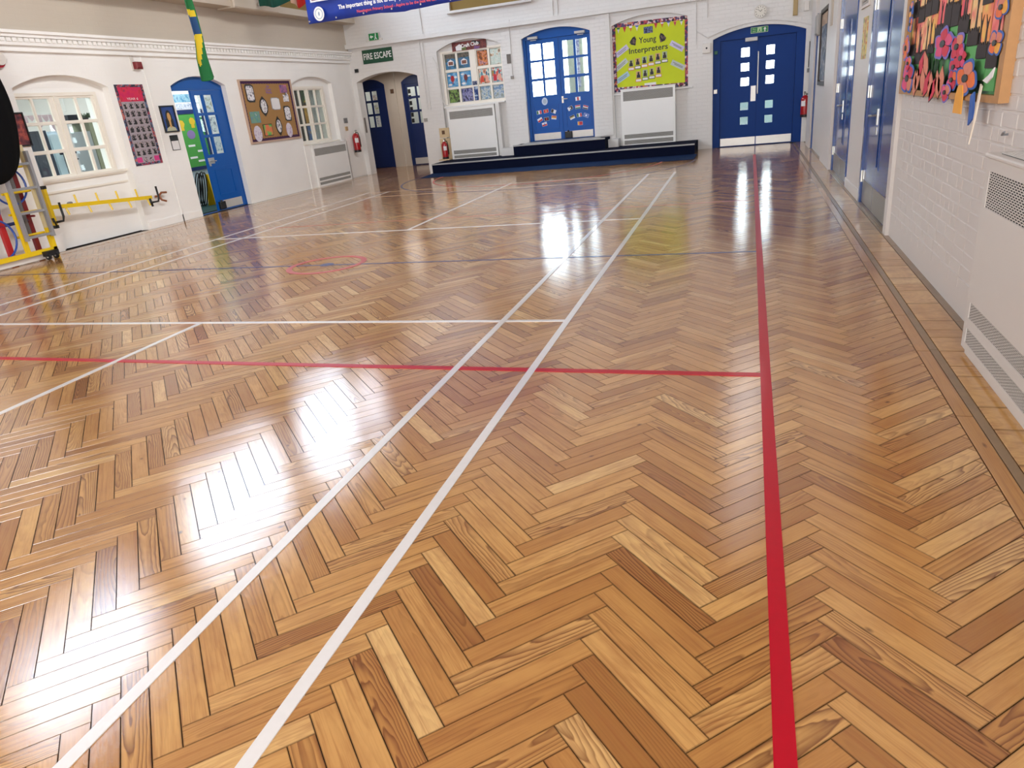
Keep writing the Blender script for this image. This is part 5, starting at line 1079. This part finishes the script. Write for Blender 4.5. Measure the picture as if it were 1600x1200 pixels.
o_ = obj('junction_box', MB(BM).bbox(5.20, 5.30, 2.58, 2.76, 0, 0.06, 0.008), WHITE); tag(o_, 'white junction box beside the tan block near the right corner', 'box')
extinguisher(5.31, 10.99, 0.52, 'red fire extinguisher hung between the solid blue doors and the right corner', (-0.3, -0.95), 0.44, 0.085)
t = thing('hook_pole', 'thin black pole on the end wall above the right-hand extinguisher', 'pole', (5.36, 11.08, 1.45)); obj('pole', MB(BM).tube([(5.345, 1.50, 0.02), (5.35, 2.0, 0.02)], 0.008, 6), BLACK, t); obj('socket', MB(BM).box(5.32, 5.37, 1.40, 1.48, 0, 0.02), paint('grey_switch', (120, 120, 122), 0.4), t)
obj('wall_porch', MB().box(3.2, 5.6, 13.4, 13.5, 0, 0.9), paint('porch_grey_green', (88, 104, 100), 0.7), kind='structure')

# ------------------------------------------------------------------ right wall: doors, bricks, pictures, heater
def slim_door(num, a0, a1, seam, z1, label):
    d_ = thing('door_%d' % num, label, None, (5.4, (a0 + a1) / 2, 0), kind='structure')
    obj('door_frame', MB(RM).box(a0, a0 + 0.075, 0, z1, -0.25, 0.015).box(a1 - 0.075, a1, 0, z1, -0.25, 0.015).box(a0 + 0.075, a1 - 0.075, z1 - 0.075, z1, -0.25, 0.015), BLUE_D, d_)
    for s, (b0, b1) in enumerate(((a0 + 0.08, seam - 0.003), (seam + 0.003, a1 - 0.08))):
        vis = (seam - 0.20, seam - 0.10) if s == 0 else None
        hole = [rect(vis[0], vis[1], 0.46, 1.96)] if vis else []
        lf = obj('door_leaf', MB(RM).solid(rect(b0, b1, 0.012, z1 - 0.08), hole, -0.06, -0.012), BLUE_D, d_)
        if vis:
            obj('vision_bead', MB(RM).solid(rect(vis[0] - 0.015, vis[1] + 0.015, 0.445, 1.975), [rect(vis[0] + 0.008, vis[1] - 0.008, 0.468, 1.952)], -0.03, -0.004), BLUE_D, lf)
            obj('pane', MB(RM).box(vis[0], vis[1], 0.46, 1.96, -0.05, -0.046), paint('dark_glass', (16, 30, 54), 0.08), lf)
        obj('kick_plate', MB(RM).box(b0 + 0.01, b1 - 0.01, 0.02, 0.26, -0.012, -0.0095), paint('dull_kick_plate', (150, 146, 142), 0.3, 0.1, 6, metal=0.8), lf, label='dull steel kick plate')
        e = b0 if s == 0 else b1; q = 1 if s == 0 else -1
        for z in (0.29, 1.15, 1.98):
            obj('hinge', MB(RM).box(min(e - q * 0.03, e + q * 0.03), max(e - q * 0.03, e + q * 0.03), z - 0.06, z + 0.06, -0.012, -0.006).tube([(e, z - 0.06, 0.004), (e, z + 0.06, 0.004)], 0.009, 6), STEEL, lf, label='steel hinge')
        if s == 1: lever(RM, b0 + 0.10, 0.94, -0.012, 1, lf); obj('lock_plate', MB(RM).box(b0 + 0.075, b0 + 0.125, 0.76, 0.83, -0.012, -0.008), STEEL, lf)
        else: obj('door_number_plate', MB(RM).box(b0 + 0.1, b0 + 0.2, 0.93, 0.935, -0.012, -0.0115), BLUE_D, lf)
    obj('threshold', MB(RM).box(a0, a1, 0.0, 0.008, -0.25, 0.02), STRIP, d_)
    obj('door_backing', MB(RM).box(a0 - 0.05, a1 + 0.05, 0, z1 + 0.05, -0.30, -0.26), DARK, d_)
    return d_
slim_door(6, 0.66, 2.46, 1.67, 2.70, 'nearest blue double doors of the right wall with a narrow slit window')
slim_door(7, 3.74, 5.58, 4.66, 2.70, 'farther blue double doors of the right wall with a narrow slit window')
obj('trim_5', MB(RM).box(0.52, 0.655, 0.0, 11.0, 0.0, 0.03), WHITE_R, wr)
obj('baseboard_right', MB(RM).bbox(2.47, 3.73, 0.0, 0.12, 0.0, 0.018, 0.006), WHITE_R, kind='structure')
obj('baseboard_right', MB(RM).bbox(5.59, 7.14, 0.0, 0.12, 0.0, 0.018, 0.006), WHITE_R, kind='structure')
obj('pier', MB(RM).box(5.64, 7.12, 0.0, 11.0, 0.0, 0.045), WHITE_R, wr)
obj('pier', MB(RM).box(9.5, 10.4, 0.0, 11.0, 0.0, 0.06), WHITE_R, wr)
obj('trim_6', MB(RM).box(9.42, 9.46, 0.0, 2.4, 0.0, 0.03), BLUE_D, wr)
br = random.Random(5)
def brick_mesh(w):
    c = 0.004; m = MB(); m.bbox(-w / 2, w / 2, 0, 0.068, 0, 0.0048, c)
    me = bpy.data.meshes.new('brick'); me.from_pydata([Vector((-v[2], v[0], v[1])) for v in m.v], [], m.f)
    b_ = bmesh.new(); b_.from_mesh(me); bmesh.ops.recalc_face_normals(b_, faces=b_.faces); b_.to_mesh(me); b_.free(); me.materials.append(WHITE_R); return me
BS, BH = brick_mesh(0.217), brick_mesh(0.102)
nb = 0
for r in range(20):
    z = 0.14 + r * 0.0765; header = r % 2
    yy = -2.72 + (0.11 if header else 0.0) + br.uniform(0, 0.06)
    while yy < 0.50 and nb < 298:
        w = 0.102 if (header and br.random() < 0.45) or br.random() < 0.08 else 0.217
        if yy + w > 0.515: break
        if not (z < 0.95 and yy + w / 2 < -2.50):
            o = bpy.data.objects.new('brick', BH if w < 0.15 else BS); COL.objects.link(o); o.parent = wr
            o.location = Vector((5.3805 + br.uniform(-0.0008, 0.0008), yy + w / 2, z)) - ORG[wr]
            o.rotation_euler = (br.gauss(0, 0.006), br.gauss(0, 0.004), br.gauss(0, 0.006)); nb += 1
        yy += w + 0.009 + br.uniform(-0.002, 0.003)
# tall picture between the doors, grille, dark framed picture
t = thing('tall_picture', 'tall narrow floral picture on the pier between the right-hand blue doors', 'picture', (5.37, 3.0, 1.47))
obj('panel', MB(RM).box(2.84, 3.15, 1.48, 1.90, 0.0, 0.012), pattern('floral_print', [(0.32, (70, 100, 60)), (0.42, (190, 180, 130)), (0.52, (214, 196, 120)), (0.6, (190, 110, 80)), (0.7, (110, 90, 80))], 11), t)
t = thing('air_vent', 'white louvred vent high on the pier between the right-hand blue doors', 'vent', (5.37, 3.08, 2.0))
obj('vent_frame', MB(RM).solid(rect(2.80, 3.40, 2.0, 2.30), [rect(2.83, 3.37, 2.03, 2.27)], 0, 0.02), WHITE_R, t)
for k in range(7): obj('louvre', MB(RM).box(2.83, 3.37, 2.035 + k * 0.034, 2.053 + k * 0.034, 0.0, 0.016), paint('grey_louvre', (150, 146, 140), 0.5), t)
t = thing('framed_picture', 'large dark framed picture near the far end of the right wall', 'picture', (5.36, 7.8, 1.17))
obj('frame', MB(RM).solid(rect(7.16, 8.50, 1.17, 2.38), [rect(7.22, 8.44, 1.23, 2.32)], 0, 0.045), paint('dark_brown_frame', (58, 46, 38), 0.5), t)
obj('canvas', MB(RM).box(7.24, 8.42, 1.25, 2.30, 0, 0.02), pattern('navy_collage', [(0.3, (26, 36, 60)), (0.45, (44, 66, 96)), (0.54, (150, 150, 156)), (0.64, (36, 40, 56)), (0.8, (90, 100, 90))], 7), t)
obj('pale_top', MB(RM).box(7.24, 8.42, 2.12, 2.30, 0.02, 0.024), pattern('beige_strip', [(0.4, (190, 160, 130)), (0.6, (150, 120, 100))], 8), t)
o_ = obj('wall_light', MB(RM).bbox(8.6, 9.0, 2.0, 2.35, 0.0, 0.10, 0.03), paint('grey_cover', (160, 156, 150), 0.5)); tag(o_, 'rounded grey cover beside the dark framed picture near the far corner', 'cover')
o_ = obj('pier_strip', MB(RM).box(6.3, 6.55, 2.02, 2.6, 0.045, 0.06), paint('beige_panel', (186, 172, 156), 0.5)); tag(o_, 'beige strip panel high on the pier left of the farther blue doors', 'panel')

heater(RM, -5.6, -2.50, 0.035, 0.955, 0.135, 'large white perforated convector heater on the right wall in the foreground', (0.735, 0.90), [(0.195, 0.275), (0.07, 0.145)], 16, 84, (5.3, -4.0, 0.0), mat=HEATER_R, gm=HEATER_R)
t = [o for o in bpy.data.objects if o.name == 'convector_heater.003'][0]
obj('plinth', MB(RM).box(-5.6, -2.52, 0.0, 0.034, 0.0, 0.12), HEATER_R, t)
grille(lambda a, b, d: Vector((5.38 - b, a, d)), -5.5, -2.58, 0.03, 0.105, 0.978, t, 7, 80, HEATER_R, DARK, 0.003, 'top_grille')

# collage artwork
t = thing('collage_artwork', 'large collage of sunsets, dark figures and paper poppies in a pine frame', 'artwork', (5.36, -0.9, 1.17)); AR = t
obj('frame', MB(RM).solid(rect(-2.21, 0.40, 1.17, 2.60), [rect(-2.13, 0.32, 1.205, 2.5)], 0, 0.05), OAK, t)
obj('green_ground', MB(RM).box(-2.13, 0.32, 1.205, 2.5, 0, 0.015), pattern('green_ground', [(0.36, (20, 44, 26)), (0.5, (52, 110, 56)), (0.62, (90, 160, 90)), (0.75, (24, 50, 30))], 5), t)
SUN = [pattern('sunset_%d' % k, st, 7) for k, st in enumerate(([(0.36, (232, 110, 96)), (0.5, (240, 160, 90)), (0.64, (236, 200, 96))], [(0.36, (226, 84, 96)), (0.5, (238, 130, 120)), (0.66, (244, 190, 130))], [(0.36, (240, 180, 120)), (0.52, (242, 206, 140)), (0.66, (228, 120, 110))]))]
CHAR = paint('charcoal_paper', (54, 46, 46), 0.8, 0.1, 20); GRN = paint('grass_paper', (96, 170, 96), 0.7, 0.12, 10)
ar = random.Random(3)
def sil(y0, y1, z0, z1):                                   # black paper strip with a ragged, figure-like top
    n = 9; top = []
    for k in range(n + 1):
        y = y0 + (y1 - y0) * k / n
        top.append((y, z1 - (0.0 if k % 2 else ar.uniform(0.01, 0.035))))
    obj('dark_figure_strip', MB(RM).solid([(y1, z0), (y0, z0)] + top, [], 0.022, 0.027), CHAR, t)
COLS = [(0.27, 0.06, 1.44, 1.52), (0.05, -0.16, 1.38, 1.46), (-0.17, -0.36, 1.40, 1.47), (-0.37, -0.56, 1.44, 1.50), (-0.57, -0.76, 1.50, 1.61), (-0.77, -0.95, 1.575, 1.72), (-0.96, -1.14, 1.575, 1.71), (-1.15, -1.37, 1.52, 1.62), (-1.39, -1.60, 1.45, 1.54), (-1.61, -1.80, 1.38, 1.46), (-1.81, -2.0, 1.33, 1.46)]
for c, (y0, y1, z0, z1) in enumerate(COLS):
    zt = z1
    for q in range(3):
        hs = (0.19, 0.17, 0.3)[q] + 0.015 * (c % 3)
        zz = min(2.48, zt + hs)
        if zz - zt < 0.05: break
        st = obj('sunset_sheet', MB(RM).box(y1 + 0.004, y0 - 0.004, zt - 0.03, zz, 0.016, 0.020), SUN[(c + q) % 3], t)
        for k in range(1 + (c + q) % 2):
            x = y1 + (y0 - y1) * (0.3 + 0.4 * k) + ar.uniform(-0.04, 0.04); hgt = ar.uniform(0.5, 0.95) * (zz - zt)
            obj('tree_shape', MB(RM).solid([(x - 0.018, zt - 0.02), (x + 0.018, zt - 0.02), (x + 0.008, zt + hgt * 0.5), (x + 0.035, zt + hgt), (x, zt + hgt * 0.66), (x - 0.028, zt + hgt * 0.9), (x - 0.010, zt + hgt * 0.45)], [], 0.020, 0.0225), CHAR, st)
        if q < 2 and zz < 2.3: sil(y0 - 0.003, y1 + 0.003, zz - 0.01, zz + 0.10); zt = zz + 0.09
        else: zt = zz
    sil(y0, y1, z0, z1)
    obj('grass_strip', MB(RM).box(y1, y0, z0 - 0.11, z0 - 0.004, 0.016, 0.021), GRN, t)
PET = {'red': paint('poppy_red', (206, 44, 70), 0.6, 0.15, 25), 'orange': paint('poppy_orange', (232, 112, 46), 0.6, 0.15, 25), 'pink': paint('poppy_pink', (222, 74, 120), 0.6, 0.15, 25), 'salmon': paint('poppy_salmon', (216, 130, 104), 0.6, 0.12, 25), 'gold': paint('poppy_gold', (232, 164, 60), 0.6, 0.1, 25), 'blue': paint('paper_blue', (52, 96, 176), 0.6, 0.1, 25), 'lilac': paint('paper_lilac', (120, 110, 190), 0.6, 0.1, 25), 'cream': paint('paper_cream', (226, 214, 196), 0.6, 0.08, 25)}
def flower(a, b, r, petals, d, rim=None, ang=0.0, st=2.1):
    n = len(petals)
    for k, cname in enumerate(petals):
        th_ = ang + 2 * PI * k / n
        for rr_, mm_, dd in ((r * 1.2, rim, 0.0), (r, cname, 0.002)):
            if mm_ is None: continue
            pts = []
            for i in range(13):
                q = -1 + 2 * i / 12; w = (0.95 * PI / n); rad_ = rr_ * (1.0 - 0.28 * q * q + 0.05 * math.sin(5 * q)); pts.append((a + st * rad_ * math.cos(th_ + q * w), b + rad_ * math.sin(th_ + q * w)))
            obj('petal', MB(RM).solid([(a, b)] + pts, [], d + dd + 0.001 * k, d + dd + 0.002 + 0.001 * k), PET[mm_], t)
    obj('flower_centre', MB(RM).disc(a, b, r * 0.30 * st, r * 0.26, d + 0.006, d + 0.012, 9), BLACK, t)
flower(-0.86, 1.485, 0.085, ['pink', 'red', 'pink', 'red', 'pink'], 0.030, 'lilac', 0.3, 2.6); flower(-1.22, 1.455, 0.070, ['red', 'salmon', 'red', 'red'], 0.030, 'lilac', 0.5); flower(-1.36, 1.39, 0.055, ['red', 'pink', 'red', 'pink', 'red'], 0.034, None, 0.2)
flower(0.24, 1.50, 0.075, ['orange', 'salmon', 'orange', 'salmon'], 0.054, 'lilac', 1.57, 1.5); flower(0.07, 1.285, 0.100, ['pink', 'red', 'salmon', 'pink'], 0.052, 'blue', 0.78, 2.0); flower(0.10, 1.39, 0.05, ['pink', 'orange', 'red'], 0.053, 'lilac', 0.4, 2.0)
flower(-1.22, 1.345, 0.055, ['red', 'red', 'pink'], 0.034, 'blue', 0.2); flower(-1.24, 1.275, 0.055, ['red', 'orange', 'red', 'pink'], 0.040, 'blue', 0.9); flower(-1.16, 1.205, 0.05, ['pink', 'salmon', 'red'], 0.052, 'lilac', 0.4)
flower(-1.60, 1.285, 0.085, ['orange', 'salmon', 'orange', 'salmon'], 0.054, 'blue', 0.2, 2.3)
flower(-2.06, 1.445, 0.055, ['salmon', 'gold', 'orange', 'salmon'], 0.054, 'blue', 2.4, 1.8); flower(-2.08, 1.60, 0.05, ['salmon', 'gold', 'orange'], 0.054, 'blue', 1.2, 1.8); flower(0.19, 1.76, 0.05, ['blue', 'salmon', 'blue', 'gold'], 0.052, 'blue', 0.2, 1.5); flower(0.17, 1.66, 0.05, ['blue', 'orange', 'salmon', 'blue'], 0.052, 'blue', 0.9, 1.5)
for a, b, an in ((-0.36, 1.37, 1.9), (-0.50, 1.38, 1.2), (-0.46, 1.27, 1.4), (-0.60, 1.25, 1.9), (-0.72, 1.24, 1.5), (-0.28, 1.28, 1.7), (-0.92, 1.25, 1.3), (-1.0, 1.27, 1.6), (-0.80, 1.22, 2.0), (-0.20, 1.25, 1.5)):
    c_, s_ = math.cos(an), math.sin(an); P = [(x * 0.085, y * 0.034) for x, y in ((-1, 0), (-0.5, 0.8), (0.2, 1), (1, 0), (0.2, -1), (-0.5, -0.8))]
    obj('petal_rim', MB(RM).solid([(a + 2.2 * (x * c_ - y * s_) * 1.12, b + (x * s_ + y * c_) * 1.12) for x, y in P], [], 0.050, 0.052), CHAR, t)
    obj('long_petal', MB(RM).solid([(a + 2.2 * (x * c_ - y * s_), b + x * s_ + y * c_) for x, y in P], [], 0.0515, 0.054), PET['salmon' if an < 1.8 else 'red'], t)
obj('hanging_petal', MB(RM).solid([(-1.62, 1.10), (-1.44, 1.10), (-1.46, 1.20), (-1.50, 1.25), (-1.58, 1.25), (-1.61, 1.20)], [], 0.06, 0.066), PET['gold'], t)
obj('hanging_petal', MB(RM).solid([(-1.80, 1.05), (-1.88, 1.09), (-1.84, 1.22), (-1.78, 1.2)], [], 0.06, 0.068), PET['blue'], t)
obj('curled_strip', MB(RM).solid([(-1.90, 0.96), (-1.93, 1.10), (-1.97, 1.26), (-2.0, 1.25), (-1.955, 1.09)], [], 0.07, 0.076), PET['cream'], t)
obj('white_leaf', MB(RM).solid([(-1.96, 1.275), (-2.05, 1.30), (-2.13, 1.335), (-2.11, 1.29), (-2.04, 1.262)], [], 0.06, 0.066), PAPER, t)
for k in range(5): obj('green_leaf', MB(RM).solid([(-0.25 - k * 0.11, 1.26), (-0.30 - k * 0.11, 1.33), (-0.27 - k * 0.11, 1.44), (-0.23 - k * 0.11, 1.34)], [], 0.030, 0.035), paint('dark_leaf_paper', (28, 62, 30), 0.7), t)
obj('wall_hook', MB(RM).tube([(-2.27, 1.03, 0.0), (-2.27, 1.03, 0.03), (-2.30, 1.045, 0.03)], 0.006, 6), paint('grey_switch', (120, 120, 122), 0.4), wr)

# ------------------------------------------------------------------ folded gym apparatus, yellow rail and black bag on the left
t = thing('climbing_frame', 'yellow and red folding gym climbing frame with wheels at the left edge of the hall', 'climbing frame', (-5.1, 0.6, 0))
Y_ = YELLOW
def bar(nm, p, q, r, mat, par=None): return obj(nm, MB().tube([p, q], r, 6), mat, par or t)
def sq(nm, x0, x1, y0, y1, z0, z1, mat): return obj(nm, MB().box(x0, x1, y0, y1, z0, z1), mat, t)
sq('base_beam', -5.16, -5.10, -0.9, 1.16, 0.09, 0.15, Y_); obj('stay', MB().tube([(-5.13, 1.0, 0.6), (-5.275, 1.01, 0.6)], 0.015, 6).tube([(-5.13, 1.0, 1.35), (-5.275, 1.01, 1.35)], 0.015, 6), REDP, t); sq('base_board', -5.20, -5.16, -0.9, 1.0, 0.012, 0.09, WHITE)
sq('upright', -5.16, -5.10, 1.10, 1.16, 0.0, 0.42, Y_); sq('upright', -5.16, -5.11, 1.10, 1.15, 0.42, 1.52, paint('cream_upright', (222, 206, 160), 0.4)); sq('upright', -5.15, -5.10, 0.70, 0.75, 0.15, 0.95, Y_); sq('upright', -5.16, -5.10, -0.9, -0.84, 0.0, 1.5, Y_); sq('top_beam', -5.16, -5.11, -0.9, 1.10, 1.46, 1.51, Y_)
sq('red_post', -5.30, -5.25, 0.98, 1.04, 0.0, 1.5, REDP); sq('red_post', -5.30, -5.25, 0.56, 0.63, 0.0, 1.5, paint('bright_red_post', (176, 30, 36), 0.4)); sq('red_post', -5.30, -5.25, 0.0, 0.07, 0.0, 1.5, REDP)
for k, z in enumerate((0.36, 0.66, 0.93, 1.25)): bar('rung', (-5.20, 0.70, z), (-5.20, 1.12, z), 0.016, Y_)
bar('cross_bar', (-5.27, 0.2, 0.52), (-5.27, 1.0, 0.55), 0.022, paint('navy_bar', (34, 50, 110), 0.4))
obj('wheel_bracket', MB().box(-5.10, -5.02, 0.90, 1.10, 0.05, 0.12), BLACK, t)
for yy in (0.94, 1.06):
    m = MB(lambda a, b, d: Vector((a, d, b))); m.disc(-5.05, 0.045, 0.045, 0.045, yy - 0.015, yy + 0.015, 16); wh = obj('wheel', m, BLACK, t)
    m = MB(lambda a, b, d: Vector((a, d, b))); m.disc(-5.05, 0.045, 0.018, 0.018, yy - 0.018, yy + 0.018, 10); obj('hub', m, STEEL, wh)
lt = thing('aluminium_ladder', 'silver aluminium ladder stored against the yellow climbing frame', 'ladder', (-5.06, 0.93, 0.15))
for yy in (0.73, 1.13): obj('rail', MB().add([(-5.09, yy - 0.02, 0.30 + 0 * yy), (-5.04, yy - 0.02, 0.30), (-5.04, yy + 0.02, 0.30), (-5.09, yy + 0.02, 0.30), (-5.09, yy - 0.02, 1.44), (-5.04, yy - 0.02, 1.44), (-5.04, yy + 0.02, 1.44), (-5.09, yy + 0.02, 1.44)], [(0, 1, 2, 3), (4, 7, 6, 5), (0, 4, 5, 1), (1, 5, 6, 2), (2, 6, 7, 3), (3, 7, 4, 0)]), ALU, lt)
for z in (0.34, 0.66, 0.97, 1.28): obj('rung', MB().box(-5.085, -5.05, 0.75, 1.11, z - 0.016, z + 0.016), ALU, lt)
for yy in (0.86,): obj('rear_rail', MB().box(-5.24, -5.21, 0.90, 0.94, 0.32, 1.44), paint('dull_aluminium', (120, 118, 118), 0.4, metal=0.5), lt)
for k, (yy, zz, rr_, x) in enumerate(((0.86, 1.02, 0.24, -5.225), (0.42, 0.38, 0.26, -5.195), (0.36, 0.80, 0.26, -5.233))):
    hp = obj('hoop', MB().tube([(x, yy + rr_ * math.cos(q), zz + rr_ * math.sin(q)) for q in [2 * PI * i / 32 for i in range(32)]], 0.014, 6, True), HOOP)
    tag(hp, ('blue hoop hung behind the rungs of the silver ladder', 'lowest blue hoop behind the base of the yellow climbing frame', 'blue hoop above the lowest one at the left edge of the climbing frame')[k], 'hoop', 'blue hoops on the climbing frame')
t = thing('fabric_bundle', 'black gathered fabric bundle hanging down at the far left edge', 'fabric', (-4.90, 0.55, 1.06))
prof = [(3.0, 0.50, 0.20), (2.75, 0.52, 0.30), (2.5, 0.54, 0.38), (2.34, 0.55, 0.42), (2.11, 0.56, 0.45), (1.88, 0.56, 0.45), (1.57, 0.535, 0.42), (1.33, 0.51, 0.36), (1.19, 0.50, 0.26), (1.10, 0.50, 0.14), (1.065, 0.50, 0.03)]
vs, fs = [], []; NS = 36
for z, cy, ry in prof:
    for j in range(NS):
        a = 2 * PI * j / NS; k = 1 + 0.10 * math.sin(9 * a + z * 1.5) + 0.04 * math.sin(4 * a - z * 4)
        vs.append((-4.90 + 0.13 * k * math.cos(a) * min(1, ry / 0.3), cy + ry * (1 + 0.012 * math.sin(5 * a + z)) * math.sin(a), z))
for i in range(len(prof) - 1):
    for j in range(NS): fs.append((i * NS + j, i * NS + (j + 1) % NS, (i + 1) * NS + (j + 1) % NS, (i + 1) * NS + j))
fs += [tuple(range(NS)), tuple((len(prof) - 1) * NS + j for j in range(NS))[::-1]]
bg_ = obj('fabric_body', MB().add(vs, fs), CLOTH, t, smooth=True); sb = bg_.modifiers.new('smooth', 'SUBSURF'); sb.levels = 1; sb.render_levels = 2
obj('strap', MB().tube([(-4.90, 0.50, 2.95), (-4.90, 0.50, 11.0)], 0.02, 6), CLOTH, t)

t = thing('gym_rail', 'yellow pegged gym rail with black end hooks on the wall below the left window', 'gym rail', (-5.4, 2.4, 0.34))
def rz(a): return 0.65 - (a - 1.49) * 0.068
def rd(a): return 0.145
m = MB(LM)
a0, a1 = 1.47, 3.36
def beam(mb, p, q, h, w):
    (a, b, d), (A, B, D) = p, q
    mb.add([(a, b - h, d - w), (a, b + h, d - w), (a, b + h, d + w), (a, b - h, d + w), (A, B - h, D - w), (A, B + h, D - w), (A, B + h, D + w), (A, B - h, D + w)], [(0, 1, 2, 3), (7, 6, 5, 4), (0, 4, 5, 1), (1, 5, 6, 2), (2, 6, 7, 3), (3, 7, 4, 0)]); return mb
obj('main_beam', beam(MB(LM), (a0, rz(a0), rd(a0)), (a1, rz(a1), rd(a1)), 0.028, 0.025), YELLOW, t)
obj('end_post', MB(LM).box(1.425, 1.475, 0.40, 0.91, 0.12, 0.17), YELLOW, t)
for z in ((0.355, 0.40), (0.91, 0.955)): obj('end_cap', MB(LM).box(1.42, 1.48, z[0], z[1], 0.115, 0.175), BLACK, t)
for a in (1.925, 2.31, 2.69, 3.085): obj('peg', MB(LM).tube([(a, rz(a) + 0.01, rd(a)), (a - 0.005, rz(a) + 0.15, rd(a) - 0.01)], 0.014, 6), YELLOW, t)
for a in (1.70, 2.09, 2.48, 2.86, 3.26): obj('peg', MB(LM).tube([(a, rz(a), rd(a)), (a + 0.01, rz(a) - 0.13, rd(a) + 0.03)], 0.014, 6), YELLOW, t)
for a, s in ((1.56, -1), (3.40, -1)):
    b = rz(a); d = (0.16, 0.20)[a > 2]
    top_ = (0.06, 0.17)[a > 2]; low_ = (0.19, 0.06)[a > 2]
    obj('hook', MB(LM).tube([(a, b + top_, d + 0.06), (a - 0.005, b - low_ + 0.05, d + 0.07), (a - 0.02, b - low_ - 0.01, d + 0.06), (a - 0.10, b - low_ - 0.015, d + 0.01)], 0.016, 8).tube([(a - 0.13, b - low_ + 0.05, d), (a - 0.11, b - low_ - 0.08, d)], 0.018, 8), BLACK, t, smooth=True)
    if a > 2: obj('hook_stem', MB(LM).tube([(3.33, rz(3.33), 0.145), (a - 0.12, b - low_, d)], 0.014, 6), BLACK, t)
    else: obj('hook_stem', MB(LM).tube([(1.45, b - low_ - 0.02, 0.145), (a - 0.12, b - low_, d)], 0.014, 6), BLACK, t)
obj('wall_arm', MB(LM).tube([(1.45, 0.62, 0.0), (1.45, 0.62, 0.13)], 0.018, 6).tube([(3.35, rz(3.35), 0.0), (3.35, rz(3.35), rd(3.35))], 0.015, 6), YELLOW, t)
obj('grey_knob', MB(LM).disc(1.80, rz(1.8) + 0.035, 0.035, 0.02, rd(1.8) - 0.02, rd(1.8) + 0.02, 12), paint('grey_switch', (120, 120, 122), 0.4), t)
o_ = obj('wall_clip', MB(LM).tube([(3.59, 0.51, 0.01), (3.62, 0.51, 0.06), (3.67, 0.56, 0.09), (3.78, 0.55, 0.09)], 0.018, 8).tube([(3.62, 0.51, 0.06), (3.64, 0.44, 0.09), (3.73, 0.41, 0.09)], 0.018, 8), paint('copper_brown', (150, 92, 60), 0.35, metal=0.3)); tag(o_, 'copper brown forked clip on the wall beyond the yellow rail', 'clip')
